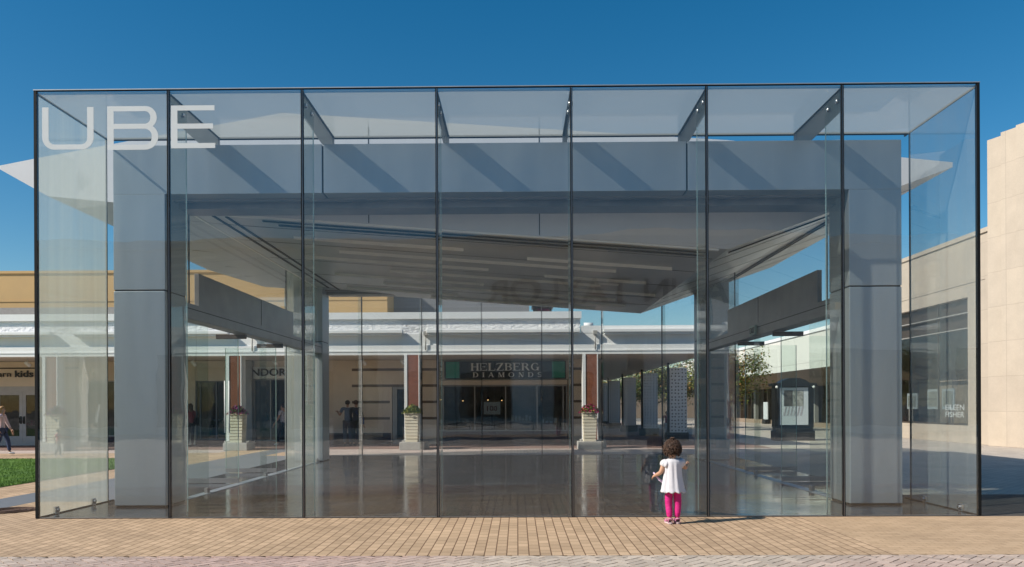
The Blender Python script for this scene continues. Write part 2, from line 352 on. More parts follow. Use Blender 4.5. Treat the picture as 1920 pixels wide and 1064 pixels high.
def text_mesh(string, spacing=1., bold=0):
    cu = bpy.data.curves.new('lettering', 'FONT'); cu.body = string; cu.extrude = .03; cu.space_character = spacing; cu.resolution_u = 3; cu.offset = bold
    o = bpy.data.objects.new('lettering', cu); COL.objects.link(o)
    bpy.context.view_layer.update()
    me = bpy.data.meshes.new_from_object(o.evaluated_get(bpy.context.evaluated_depsgraph_get()))
    bpy.data.objects.remove(o); bpy.data.curves.remove(cu); return me
def lettering(name, string, m, org, xdir, width, height, parent=None, depth=.02, spacing=1., bold=0):
    """string fitted to width x height; org = lower left corner, xdir = reading direction"""
    me = text_mesh(string, spacing, bold); xd = Vector(xdir).normalized(); zd = Vector((0, 0, 1)); nd = xd.cross(zd)
    xs = [v.co.x for v in me.vertices]; ys = [v.co.y for v in me.vertices]
    x0, x1, y0, y1 = min(xs), max(xs), min(ys), max(ys)
    o0 = origin(parent) if parent else Vector(org)
    for v in me.vertices:
        u = (v.co.x-x0)/(x1-x0)*width; t = (v.co.y-y0)/(y1-y0)*height; n_ = v.co.z/.03*depth/2
        v.co = Vector(org)+xd*u+zd*t+nd*n_-o0
    me.materials.clear(); me.materials.append(M[m]); me.name = name
    o = bpy.data.objects.new(name, me); COL.objects.link(o)
    if parent: o.parent = parent
    else: o.location = org
    return o

# ------------------------------------------------------------------ ground
g = MB(); g.box(-400, 400, -200, 600, -.4, -.016); struct('ground', g, 'asphalt')
X0 = -.17; HW = 6.525; FY = 11.0; RY = 24.75; PANE = 2*HW/7; TOP = 5.938
g = MB()
for a in ((-40, 3.9, 8.2, FY-.02), (3.9, 30, 8.2, FY-.02), (-7.9, X0-HW, FY-.02, 28.4), (-10, -8.75, 8.2+2.8, 23.6), (-30, -10, 23.9, 26.5), (-10, -7.9, 23.6, 28.4)):
    x0, x1, y0, y1 = a; g.k = 1 if x0 == 3.9 else 0; g.add([(x0, y0, 0), (x1, y0, 0), (x1, y1, 0), (x0, y1, 0)], [(0, 1, 2, 3)])
struct('pavement', g, ['tan', 'tancross'])
g = MB()
for a in ((X0-HW, 9, RY+.02, 28.4), (-40, -10, 26.5, 28.4)):
    x0, x1, y0, y1 = a; g.add([(x0, y0, -.004), (x1, y0, -.004), (x1, y1, -.004), (x0, y1, -.004)], [(0, 1, 2, 3)])
struct('walkway', g, 'pink')
g = MB(); g.add([(X0+HW, 13.6, -.004), (40, 13.6, -.004), (40, 80, -.004), (9, 80, -.004), (9, RY+.02, -.004), (X0+HW, RY+.02, -.004)], [(0, 1, 2, 3, 4, 5)]); struct('side_pavement', g, 'greypave')
g = MB(); g.add([(X0+HW, FY-.02, -.002), (40, FY-.02, -.002), (40, 13.6, -.002), (X0+HW, 13.6, -.002)], [(0, 1, 2, 3)]); struct('paving_band', g, 'darkpave')
g = MB(); g.box(-8.75, -7.9, 11.0, 60, -.1, .002); g.box(-7.895, X0-HW-.01, 12.95, 24.7, -.1, .004); struct('granite_strip', g, 'granite')
g = MB(); g.box(-30, 9, 28.4, 90, -.2, .004); struct('arcade_floor', g, 'arcade')
g = MB(); g.box(X0-HW, X0+HW, FY, RY, -.1, .006); struct('pavilion_floor', g, 'floor')
# herringbone band in the foreground, every paver a block with a chamfered gap
g = MB(); g.add([(-60, -40, -.010), (60, -40, -.010), (60, 6.6, -.010), (-60, 6.6, -.010)], [(0, 1, 2, 3)]); struct('plaza', g, 'plaza')  # unseen pale paving added to bounce light onto the store wall
g = MB(); g.box(-14, 14, 5.5, 8.2, -.1, -.012); struct('paver_bed', g, 'tancross')
def herringbone():
    verts = []; faces = []; tones = []
    L, Wd, gap = .2, .1, .006; c, s_ = math.cos(R(45)), math.sin(R(45))
    def put(x0, y0, x1, y1):
        cx, cyy = (x0+x1)/2, (y0+y1)/2; wx, wy = cx*c-cyy*s_, cx*s_+cyy*c+7.0
        if not (-9 < wx < 9 and 6.6 < wy < 8.32): return
        b = len(verts); q = [(x0+gap, y0+gap), (x1-gap, y0+gap), (x1-gap, y1-gap), (x0+gap, y1-gap)]
        h = random.uniform(-.0015, .0015)
        for z, e in ((-.012, -.004), (.0, .0)):
            for i, (x, y) in enumerate(q):
                x += e*(1 if i in (1, 2) else -1)*-1*-1; y += e*(1 if i in (2, 3) else -1)
                wx2, wy2 = x*c-y*s_, x*s_+y*c+7.0
                verts.append((wx2, min(wy2, 8.196), z+(h if z == 0 else 0)))
        faces.extend([[b+4, b+5, b+6, b+7], [b, b+1, b+5, b+4], [b+1, b+2, b+6, b+5], [b+2, b+3, b+7, b+6], [b+3, b, b+4, b+7]])
        pinkness = max(0, min(1, noise.noise(Vector((wx*.23+1.3, wy*.4, 0)))*2.2+.45))
        k = random.uniform(.8, 1.15)
        base = Vector((.53, .45, .375)).lerp(Vector((.48, .325, .285)), pinkness)*k
        tones.extend([(base.x, base.y, base.z, 1)]*5)
    # herringbone lattice
    for i in range(-110, 110):
        for j in range(-30, 30):
            x = i*Wd + j*Wd*2 ; y = i*Wd - j*Wd*2
            put(x, y, x+L, y+Wd); put(x, y+Wd, x+Wd, y+Wd+L)
    me = bpy.data.meshes.new('herringbone_pavement'); me.from_pydata(verts, [], faces)
    a = me.attributes.new('tone', 'FLOAT_COLOR', 'FACE')
    for i, t in enumerate(tones): a.data[i].color = t
    me.materials.append(M['herring']); o = bpy.data.objects.new('herringbone_pavement', me); COL.objects.link(o); o['kind'] = 'structure'
herringbone()
# lawn
g = MB(); g.box(-40, -10, 8, 23.6, -.1, .015); struct('lawn_soil', g, 'grass')
g = MB()
for i in range(52000):
    x = -10.02-abs(random.random()**1.5)*9; y = random.uniform(13.5, 23.6)
    a = random.uniform(0, 6.28); h = random.uniform(.02, .045); dx, dy = math.cos(a)*.006, math.sin(a)*.006
    lx, ly = random.uniform(-.03, .03), random.uniform(-.03, .03)
    g.add([(x-dx, y-dy, .01), (x+dx, y+dy, .01), (x+lx, y+ly, .015+h)], [(0, 1, 2)])
tag(g.build('grass', 'grass'), 'short bright green lawn beside the tan paving at the left', 'grass', kind='stuff')
# cast iron grate in the paving at far left
t = thing('drain_cover', 'round rusty brown iron cover set in the tan paving at the left edge', 'drain cover', (-7.62, 11.85, 0))
g = MB(); n = 32
g.add([(-7.62+.36*math.cos(2*math.pi*k/n), 11.85+.36*math.sin(2*math.pi*k/n), .006) for k in range(n)], [tuple(range(n))]); g.build('plate', 'rust', t)
g = MB()
for rr in (.12, .2, .28, .345):
    g.loft([[( -7.62+q*math.cos(2*math.pi*k/n), 11.85+q*math.sin(2*math.pi*k/n), z) for k in range(n)] for q, z in ((rr, .006), (rr, .014), (rr+.025, .014), (rr+.025, .006))], False, False)
g.build('ring', 'rust', t)

# ------------------------------------------------------------------ glass pavilion
P = thing('glass_pavilion', 'large glass box pavilion with steel portal frames and folded metal canopy', 'pavilion', (X0, (FY+RY)/2, 0))
xs = [X0-HW+PANE*i for i in range(8)]
GT = .02
def part_pane(name, m, a): return box(name, m, P, *a)
front_panes = []
for i in range(7):
    o = part_pane('front_pane', 'glass', (xs[i]+.022, xs[i+1]-.022, FY, FY+GT, .012, TOP-.03)); front_panes.append(o)
    part_pane('rear_pane', 'glass', (xs[i]+.022, xs[i+1]-.022, RY-GT, RY, .012, TOP-.03))
    for a, b_ in ((FY+.022, FY+1.92), (RY-1.92, RY-.022)):
        part_pane('roof_pane', 'roof_glass', (xs[i]+.01, xs[i+1]-.01, a, b_, TOP-.03, TOP-.005))
for sx in (-1, 1):
    x = X0+sx*HW
    for a, b_ in ((FY+.045, FY+1.90), (RY-1.90, RY-.045)):
        part_pane('end_pane', 'side_glass' if sx < 0 else 'side_glass_thin', (min(x, x-sx*GT), max(x, x-sx*GT), a, b_, .012, TOP-.035))
    box('edge_seal', 'seal', P, min(x, x-sx*.02), max(x, x-sx*.02), FY+1.902, FY+1.925, .006, TOP-.03)
    box('edge_seal', 'seal', P, min(x, x-sx*.02), max(x, x-sx*.02), FY+.05, FY+2.08, TOP-.03, TOP-.002)
    box('edge_seal', 'seal', P, min(x, x-sx*.03), max(x, x-sx*.03), FY+.05, FY+2.08, .0065, .02)
for i in range(8):
    wd = .0175
    x0 = xs[i]-wd+(wd if i == 0 else 0); x1 = xs[i]+wd-(wd if i == 7 else 0)
    if i in (0, 7): x0, x1 = (xs[i]-.01, xs[i]+.030) if i == 0 else (xs[i]-.030, xs[i]+.01)
    for y0, y1 in ((FY-.004, FY+.045), (RY-.045, RY+.004)):
        if i in (0, 7): box('joint_seal', 'seal', P, x0, x1, y0, y1, .004, TOP)
        else:
            if y0 > 20:
                box('joint_seal', 'seal', P, xs[i]-.016, xs[i]+.016, y0, y1, .004, TOP); continue
            # two black beads with the pale glass edge between them
            box('joint_seal', 'seal', P, x0+.002, xs[i]-.006, y0, y1, .004, TOP)
            box('joint_seal', 'seal', P, xs[i]+.010, x1-.002, y0, y1, .004, TOP)
            box('joint_bead', 'steel_dark', P, xs[i]-.006, xs[i]+.010, y0+.008, y1, .004, TOP-.002)
    if 0 < i < 7:
        for yy in (FY+.601,):
            box('fin_edge', 'edge', P, xs[i]-.007, xs[i]+.007, yy, yy+.010, .012, TOP-.36)
        for y0, y1 in ((FY+.046, FY+.60), (RY-.60, RY-.046)):
            box('glass_fin', 'fin_glass' if y0 < 20 else 'rear_fin', P, xs[i]-.012, xs[i]+.012, y0, y1, .012, TOP-.06)
        # roof fins carry the glass roof back to the portal
        for a, b_, c_ in ((FY+.046, FY+1.145, FY+1.89), (RY-.046, RY-1.145, RY-1.89)):
            g = MB(); prof = [(a, TOP-.035), (b_, TOP-.035), (c_, TOP-.035), (c_, 5.62), (b_, 5.57), (a, 5.60)]
            if b_ < a: prof = prof[::-1]
            g.prism([(xs[i]-.016, y, z) for y, z in prof], [(xs[i]+.016, y, z) for y, z in prof]); f_ = g.build('roof_fin', 'roof_fin', P)
            s_ = 1 if b_ > a else -1
            for yy, zz in ((a+s_*.12, 5.77), (a+s_*.44, 5.77)):
                g = MB(); g.tube([(xs[i]-.03, yy, zz), (xs[i]+.03, yy, zz)], .032, 12); g.build('bolt', 'chrome', f_)
            g = MB(); g.box(xs[i]-.0162, xs[i]+.0162, min(a, c_)+.02, max(a, c_), TOP-.034, TOP-.026); g.build('fin_edge', 'seal', f_)
for y0, y1 in ((FY-.002, FY+.05), (RY-.05, RY+.002)):
    box('top_rail', 'seal', P, xs[0]-.012, xs[7]+.012, y0 if y0 < 20 else y1-.022, y0+.022 if y0 < 20 else y1, TOP+.0005, TOP+.013)
    box('top_cap', 'steel', P, xs[0]-.014, xs[7]+.014, (y0-.006) if y0 < 20 else y1-.028, (y0+.028) if y0 < 20 else y1+.006, TOP+.0135, TOP+.026)
    box('bottom_rail', 'steel_dark', P, xs[0]+.05, xs[7]-.05, y0+.004, y1, .0065, .0115)
box('roof_edge', 'seal', P, xs[0]+.03, xs[7]-.03, FY+1.921, FY+1.95, TOP-.045, TOP)
box('roof_edge', 'seal', P, xs[0]+.03, xs[7]-.03, RY-1.95, RY-1.921, TOP-.045, TOP)
for x, y in ((xs[0]+.02, FY+.42), (xs[0]+.02, FY+1.42), (xs[7]-.02, FY+.42), (xs[7]-.02, FY+1.42)):
    s_ = 1 if x < 0 else -1
    g = MB(); g.box(min(x, x+s_*.035), max(x, x+s_*.035), y-.05, y+.05, .0065, .115)
    g.tube([(x+s_*.035, y-.0, .07), (x+s_*.06, y, .07)], .03, 12); g.build('clamp', 'chrome', P, bevel=.006)
# UBE lettering, white film on the outer face of the first two panes
def stroke_poly(pts, closed=False): return pts
def film(name, polys, parent, label):
    g = MB()
    for k, poly in enumerate(polys):
        d_ = .0035+(.0012 if k > len(polys)//2 else 0)
        b_ = [(x, FY-d_, z) for x, z in poly]; f_ = [(x, FY-.0005, z) for x, z in poly]
        g.prism(b_, f_)
    return g.build(name, 'vinyl', parent, label=label)
def strip_between(outer, inner):
    return [[outer[i], outer[i+1], inner[i+1], inner[i]] for i in range(len(outer)-1)]
def arc(cx, cz, r, a0, a1, n=8): return [(cx+r*math.cos(R(a0+(a1-a0)*i/n)), cz+r*math.sin(R(a0+(a1-a0)*i/n))) for i in range(n+1)]
def uv(px, py): p = at(px, py, FY); return p.x, p.z
ux0, uz1 = uv(79, 202); ux1, uz0 = uv(176, 280.5)
sw, sh, rad = .090, .070, .17
out_ = [(ux0, uz1)]+arc(ux0+rad, uz0+rad, rad, 180, 270)+arc(ux1-rad, uz0+rad, rad, 270, 360)+[(ux1, uz1)]
inn_ = [(ux0+sw, uz1)]+arc(ux0+rad, uz0+rad, 0, 180, 270)*0+[(ux0+sw+.0+(.085-.085*math.cos(R(90*i/8)))-0, uz0+sh+.085-.085*math.sin(R(90*i/8))) for i in range(9)]+[(ux1-sw-.085+.085*math.sin(R(90*i/8)), uz0+sh+.085-.085*math.cos(R(90*i/8))) for i in range(9)]+[(ux1-sw, uz1)]
film('letter', strip_between(out_, inn_), front_panes[0], 'white letter U on the glass')
bx0, bz1 = uv(201, 200); bx1, bz0 = uv(297, 281); bzm = uv(240, 237.5)[1]
polys = [[(bx0, bz0), (bx0+sw, bz0), (bx0+sw, bz1), (bx0, bz1)]]
for za, zb, xr in ((bzm-.035, bz1, bx1-.02), (bz0, bzm+.035, bx1)):
    hh = (zb-za)/2; zc = (za+zb)/2; r_ = min(hh, .2)
    o_ = [(bx0+sw, zb)]+[(xr-r_+r_*math.sin(R(90*i/8)), zb-r_+r_*math.cos(R(90*i/8))) for i in range(9)]+[(xr-r_+r_*math.cos(R(90*i/8)), za+r_-r_*math.sin(R(90*i/8))) for i in range(9)]+[(bx0+sw, za)]
    r2_ = max(.02, r_-.08)
    i_ = [(bx0+sw, zb-sh)]+[(xr-sw-r2_+r2_*math.sin(R(90*i/8)), zb-sh-r2_+r2_*math.cos(R(90*i/8))) for i in range(9)]+[(xr-sw-r2_+r2_*math.cos(R(90*i/8)), za+sh+r2_-r2_*math.sin(R(90*i/8))) for i in range(9)]+[(bx0+sw, za+sh)]
    polys += strip_between(o_, i_)
film('letter', polys, front_panes[0], 'white letter B on the glass')
ex0, ez1 = uv(320.5, 198.5); ex1, ez0 = uv(402.5, 278); ezm = uv(360, 237)[1]
polys = [[(ex0, ez0), (ex0+sw, ez0), (ex0+sw, ez1), (ex0, ez1)]]
for z0, z1, x1 in ((ez1-sh, ez1, ex1), (ezm-sh/2, ezm+sh/2, ex1-.02), (ez0, ez0+sh, ex1+.01)):
    polys.append([(ex0+sw, z0), (x1, z0), (x1, z1), (ex0+sw, z1)])
film('letter', polys, front_panes[1], 'white letter E on the glass')

# portal frames: two columns and a box beam, joint in the column at 3.34
BI, BO = 5.22, 6.015
for y0, y1 in ((12.15, 12.92), (22.0, 22.77)):
    for sx in (-1, 1):
        xa, xb = sorted((X0+sx*BI, X0+sx*BO))
        c_ = box('column', 'steel', P, xa, xb, y0, y1, .03, 3.325, bevel=.012)
        box('column_base', 'slot', c_, xa+.02, xb-.02, y0+.02, y1-.02, .0065, .03)
        box('column_joint', 'slot', c_, xa+.015, xb-.015, y0+.015, y1-.015, 3.325, 3.345)
        g = MB(); zz = 4.805
        g.box(xa, xb, y0, y1, 3.345, zz); g.build('column', 'steel', P, bevel=.006)
    segs = [X0-BO, aX(607, y0) if y0 < 20 else -2.9, aX(1290, y0) if y0 < 20 else 2.6, X0+BO]
    for i in range(3):
        a = segs[i]+(.013 if i else 0); b_ = segs[i+1]-(.013 if i < 2 else 0)
        box('portal_beam', 'steel', P, a, b_, y0, y1, 4.806, 5.555, bevel=.004)
    box('beam_joint', 'slot', P, X0-BO+.03, X0+BO-.03, y0+.02, y1-.02, 4.83, 5.53)
    # plate added to block sun on the fascia; recessed lining under the beam
    box('sun_block_plate', 'steel_dark', P, X0-BO+.02, X0+BO-.02, *((y1+.003, 13.395) if y0 < 20 else (y1+.003, y1+.3)), 5.36, 5.42)
    box('beam_lining', 'steel_dark', P, X0-BI, X0+BI, y0+.30, y0+.42, 4.775, 4.805)
    box('beam_lining', 'steel_dark', P, X0-BI, X0+BI, y0+.50, y1+.2, 4.70, 4.805)

# folded canopy: fascia, soffit, top
CF, CR = 13.4, 22.95
fb = [(-8.78, CF, 5.60), (-7.93, CF, 5.12), (-7.0, CF, 5.03), (-5.2, CF, 4.83), (3.55, CF, 4.15), (7.3, CF, 5.50)]
rb = [(-8.78, 20.0, 5.58), (-7.93, 20.4, 5.06), (-7.3, CR, 5.0), (-5.2, CR, 4.83), (3.55, CR, 4.17), (7.3, CR, 5.47)]
ft = [(-8.78, CF, 5.64), (-8.15, CF, 5.76), (-6.3, CF, 6.09), (-3.95, CF, 6.50), (3.55, CF, 5.98), (7.3, CF, 5.58)]
rt = [(-8.78, 20.0, 5.62), (-8.0, 20.4, 5.76), (-6.6, CR, 6.0), (-3.95, CR, 6.45), (3.55, CR, 5.95), (7.3, CR, 5.55)]
can = MB()
can.k = 0
for i in range(5): can.add([fb[i], fb[i+1], ft[i+1], ft[i]], [(0, 1, 2, 3)])
for i in range(5): can.add([rb[i], rb[i+1], rt[i+1], rt[i]], [(3, 2, 1, 0)])
can.add([fb[0], ft[0], rt[0], rb[0]], [(0, 1, 2, 3)]); can.add([fb[5], ft[5], rt[5], rb[5]], [(3, 2, 1, 0)])
for i in range(5): can.add([ft[i], ft[i+1], rt[i+1], rt[i]], [(0, 1, 2, 3)])
can.k = 1
for i in range(5): can.add([fb[i], fb[i+1], rb[i+1], rb[i]], [(3, 2, 1, 0)])
canopy = can.build('canopy', ['white_metal', 'soffit'], P)
def soff(x, y, dz=0):
    """height of the soffit at x, y"""
    t = (y-CF)/(CR-CF)
    for i in range(5):
        a = Vector(fb[i]).lerp(Vector(rb[i]), t); b_ = Vector(fb[i+1]).lerp(Vector(rb[i+1]), t)
        if a.x <= x <= b_.x: return a.z+(b_.z-a.z)*(x-a.x)/(b_.x-a.x)+dz
    return 5.5
def soffit_bar(name, m, x0, x1, y0, y1, th=.02, ends=None, skew=0):
    """thin bar lying against the underside"""
    n = max(1, int(abs(x1-x0)/.6)); g = MB(); rings = []
    pts = [(x0+(x1-x0)*i/n) for i in range(n+1)]
    for x in pts:
        rings.append([(x, y0, soff(x, y0)-.001), (x, y1, soff(x, y1)-.001), (x, y1, soff(x, y1)-th), (x, y0, soff(x, y0)-th)])
    g.loft(rings, False); return g.build(name, m, canopy)
for xf in (-6.9, -5.9, -4.1, -2.0, .2, 2.4):  # dark joints running away from the viewer
    pass
for xa in (-5.25, -5.02, -5.62):
    g = MB(); rings = []
    for k in range(13):
        y = CF+.25+(CR-CF-.5)*k/12; rings.append([(xa, y, soff(xa, y)-.001), (xa+.06, y, soff(xa+.06, y)-.001), (xa+.06, y, soff(xa+.06, y)-.012), (xa, y, soff(xa, y)-.012)])
    g.loft(rings, False); g.build('soffit_joint' if xa > -5.5 else 'soffit_trim', 'slot' if xa > -5.5 else 'strip', canopy)
for xa, m_, nm in ((5.75, 'slot', 'soffit_joint'), (5.95, 'slot', 'soffit_joint')):
    g = MB(); rings = []
    for k in range(13):
        y = CF+.4+(CR-CF-.8)*k/12; rings.append([(xa, y, soff(xa, y)-.001), (xa+.07, y, soff(xa+.07, y)-.001), (xa+.07, y, soff(xa+.07, y)-.014), (xa, y, soff(xa, y)-.014)])
    g.loft(rings, False); g.build(nm, m_, canopy)
soffit_bar('soffit_trim', 'strip', -4.9, 3.4, CF+.02, CF+.10, .03)
soffit_bar('soffit_joint', 'slot', -4.4, 3.3, CF+.34, CF+.39)
soffit_bar('soffit_joint', 'slot', -4.2, 3.3, CF+.60, CF+.68)
soffit_bar('soffit_joint', 'slot', 3.7, 6.6, CF+.5, CF+.56)
rows = [(14.95, -4.2, -1.0), (15.4, .2, 3.0), (16.1, -3.6, 2.0), (17.0, -4.6, -.6), (17.3, .6, 2.8), (18.1, -2.9, 1.9), (19.0, 1.3, 3.3), (19.2, -4.4, -.8), (20.2, -3.4, 2.5), (21.3, -.4, 2.9), (21.5, -4.6, -1.6), (22.3, -2.4, 2.2)]
for y, a, b_ in rows:
    soffit_bar('soffit_strip', 'strip', a, b_, y, y+.03, .06)
for y in (14.3, 15.7, 17.6, 19.6, 21.0):
    soffit_bar('soffit_joint', 'slot', -7.2, 3.5, y, y+.012, .006); soffit_bar('soffit_joint', 'slot', 3.6, 7.2, y+.3, y+.312, .006)
soffit_bar('lamp_lens', 'strip', 1.75, 2.3, 17.9, 18.1, .012); soffit_bar('lamp_lens', 'strip', 2.0, 2.4, 20.6, 20.75, .012)
for px in (693, 1013):
    xx = aX(px, CF); box('fascia_joint', 'slot', canopy, xx-.008, xx+.008, CF-.003, CF+.01, soff(xx, CF)+.01, 6.2 if px > 700 else 6.25)

# side walls between the portals: lintel, panel, fixed glass, open doors
for sx in (-1, 1):
    xw = X0+sx*(BI+.02); xi, xo = sorted((xw, xw+sx*.28))
    lt = box('lintel', 'steel_dark', P, xi, xo, 12.93, 21.99, 3.0, 3.26, bevel=.008)
    xj = xw-sx*.002; a, b_ = sorted((xj, xj+sx*.01)); box('lintel_joint', 'slot', lt, a, b_, 12.95, 21.97, 3.165, 3.18)
    pa, pb = sorted((xw+sx*.02, xw+sx*.10))
    pn = box('panel', 'steel_dark', P, pa, pb, 13.55, 19.3, 3.262, 3.82, bevel=.005)
    a, b_ = sorted((xw+sx*.016, xw+sx*.021)); box('panel_joint', 'slot', pn, a, b_, 16.85, 16.87, 3.27, 3.81)
    ga, gb = sorted((xw+sx*.12, xw+sx*.14))
    ys = [12.95, 13.4, 19.05, 21.97]
    for k in range(3):
        y0, y1 = ys[k]+.01, ys[k+1]-.01
        z1 = min(soff((ga+gb)/2, max(CF, y0+.05)), soff((ga+gb)/2, y1))-.05
        part_pane('clerestory_pane', ('side_glass' if sx < 0 else 'side_glass_thin') if k == 2 else 'glass', (ga, gb, y0, y1, 3.262, z1))
        if k: box('clerestory_seal', 'seal', P, ga, gb, ys[k]-.01, ys[k]+.01, 3.262, z1)
    for k, (y0, y1) in enumerate(((12.95, 14.2), (17.1, 17.5), (19.05, 21.97))):
        part_pane('side_pane', ('side_glass' if sx < 0 else 'side_glass_thin') if k == 2 else 'door_glass', (ga, gb, y0, y1, .012, 2.995))
        if k == 2: box('side_seal', 'seal', P, ga, gb, y0-.012, y0-.002, .012, 2.995)
        box('patch_fitting', 'steel_dark', P, ga-.02, gb+.02, y1-.12, y1, .0065, .10)
    for yd in (15.9, 18.4):
        d0, d1 = sorted((xw+sx*.18, xw+sx*1.36))
        dr = box('door', 'door_glass', P, d0, d1, yd, yd+.014, .03, 2.90)
        box('bottom_rail', 'steel_dark', dr, d0, d1, yd-.012, yd+.026, .016, .11)
        a, b_ = sorted((xw+sx*.02, xw+sx*.62)); box('top_closer', 'bronze', dr, a, b_, yd-.03, yd+.04, 2.9, 2.99, bevel=.005)
        for a in ((xw-.345, xw-.43) if sx < 0 and yd < 17 else ()):
            g = MB(); g.tube([(a, yd-.06, 1.02), (a, yd-.06, 2.06)], .013, 10)
            for zz in (1.15, 1.93): g.tube([(a, yd-.06, zz), (a, yd+.002, zz)], .008, 8)
            g.build('handle', 'handle', dr)
        box('edge', 'signgreen', dr, *sorted((d0 if sx > 0 else d1, (d0 if sx > 0 else d1)+sx*.010)), yd-.001, yd+.015, .112, 2.9)
        box('edge', 'signgreen', dr, *sorted((d1 if sx > 0 else d0, (d1 if sx > 0 else d0)-sx*.012)), yd-.001, yd+.015, .112, 2.9)
    box('threshold', 'steel', P, *sorted((xw+sx*.05, xw+sx*.22)), 12.95, 21.95, .0065, .0135)
ex = thing('exit_sign', 'small pale exit sign hanging on the right hand lintel', 'sign', (X0+BI+.0, 17.0, 3.05))
box('sign_board', 'signgreen', ex, X0+BI-.03, X0+BI+.012, 16.86, 17.26, 3.02, 3.22)
lettering('lettering', 'EXIT', 'darktext', (X0+BI-.034, 17.22, 3.06), (0, -1, 0), .32, .12, ex, .006)

# ------------------------------------------------------------------ shopping arcade behind the pavilion
AY, SY = 28.5, 31.8                        # roof edge, shop fronts
RX = 7.25
MALL = thing('shopping_arcade', 'long low arcade with white painted brick parapet and pale roof edge', 'arcade', (-8, AY, 0))
m_ = MALL
box('roof_edge', 'white', m_, -34, RX, AY, AY+.3, 3.30, 3.405); box('edge_moulding', 'white', m_, -34, RX+.02, AY-.018, AY+.3, 3.408, 3.45)
box('roof_edge', 'white', m_, -34, RX, AY+.02, AY+.3, 3.453, 3.64)
box('wall', 'white', m_, -34, RX, AY+.06, AY+.3, 3.643, 4.04)
box('roof', 'ceiling', m_, -34, RX-.2, AY+.31, 60, 3.32, 3.60)
pe = aX(1089, AY)
box('parapet', 'whitebrick', m_, -34, pe, AY+.10, AY+.5, 4.043, 4.56)
box('parapet_cap', 'white', m_, -34, pe+.04, AY+.0, AY+.6, 4.563, 4.80)
box('parapet_cap', 'white', m_, pe+.043, RX, AY+.05, AY+.5, 4.043, 4.30)
for a, b_ in ((-22.2, -16.7), (-15.9, aX(432, AY)), (aX(480, AY), aX(757, AY)), (aX(801, AY), aX(1088, AY)), (aX(1131, AY), RX+.05)):
    box('cornice', 'white', m_, a, b_, AY-.20, AY+.055, 4.045, 4.17, bevel=.02)
    box('cornice', 'white', m_, a+.05, b_-.05, AY-.14, AY+.055, 3.985, 4.042)
for px in (472, 798, 1117):
    g = MB(); x = aX(px, AY-.1); g.tube([(x, AY-.03, 4.0), (x, AY-.03, 3.46)], .025, 8); g.box(x-.07, x+.07, AY-.09, AY+.05, 3.98, 4.12); g.build('downpipe', 'frame', m_)
# spot lights under the roof edge
for px in (52, 363, 516, 682, 755, 826, 1072):
    x = aX(px, AY+1.6); g = MB()
    g.tube([(x, AY+1.6, 3.32), (x, AY+1.6, 3.22)], .015, 6)
    g.tube([(x-.05, AY+1.52, 3.20), (x+.05, AY+1.68, 3.06)], [.055, .07], 10); g.build('spotlight', 'white', m_)
# roof level vent
vt = thing('roof_vent', 'white drum shaped vent standing on the low arcade roof', 'vent', (aX(1104, AY+1), AY+1, 4.0))
g = MB(); xv = aX(1104, AY+1); g.tube([(xv-.17, AY+1, 4.47), (xv+.17, AY+1, 4.47)], .12, 14); g.build('drum', 'white', vt)
g = MB(); g.tube([(xv, AY+1, 3.6), (xv, AY+1, 4.40)], .05, 8); g.build('stem', 'white', vt)
# buildings behind the arcade
g = MB()
ub = thing('rear_building', 'plain tan stucco building rising behind the arcade at the left', 'building', (-25, 38, 0))
rxx = aX(727, 38)
box('wall', 'stucco', ub, -60, rxx, 38, 46, 0, aZ(300, 512, 38)); box('roof_coping', 'stucco', ub, -60.1, rxx+.03, 37.94, 46, aZ(300, 512, 38)+.003, aZ(300, 507, 38))
box('wall_band', 'stucco', ub, -60, rxx-.01, 37.97, 38.1, aZ(300, 565, 38), aZ(300, 562, 38))
box('roof_step', 'stone', ub, -60, aX(300, 37), 36.6, 37.9, 3.7, aZ(100, 579, 37))
g = MB(); xa, xb = aX(433, 37.9), aX(463, 37.9)
for k in range(6): z = 6.25+.1*k; g.box(xa, xb, 37.86, 37.99, z, z+.045)
g.build('louvre', 'louver', ub)
gb = thing('grey_building', 'slate grey clad building rising behind the middle of the arcade', 'building', (-2, 40, 0))
box('wall', 'greystucco', gb, aX(728, 40), aX(993, 40), 40, 48, 0, 7.4); box('roof_coping', 'greystucco', gb, aX(728, 40)-.05, aX(993, 40)+.05, 39.94, 48, 7.403, 7.6)
tw = thing('roof_turret', 'small dark red framed rooftop box beyond the grey building', 'rooftop box', (aX(1018, 44), 44, 0))
box('wall', 'bronze', tw, aX(1001, 44), aX(1035, 44), 44, 45, 0, aZ(1018, 577, 44)); box('roof', 'signblack', tw, aX(998, 44), aX(1038, 44), 43.9, 45.1, aZ(1018, 577, 44)+.003, aZ(1018, 572, 44))
box('band', 'maroon', tw, aX(1008, 44), aX(1030, 44), 43.97, 44.2, aZ(1018, 584, 44), aZ(1018, 579, 44))

# shop front wall pieces
def W_(name, m, xa, xb, za, zb, y0=SY, y1=SY+.25, parent=None): return box(name, m, parent or MALL, xa, xb, y0, y1, za, zb)
sx_ = lambda px: aX(px, SY)
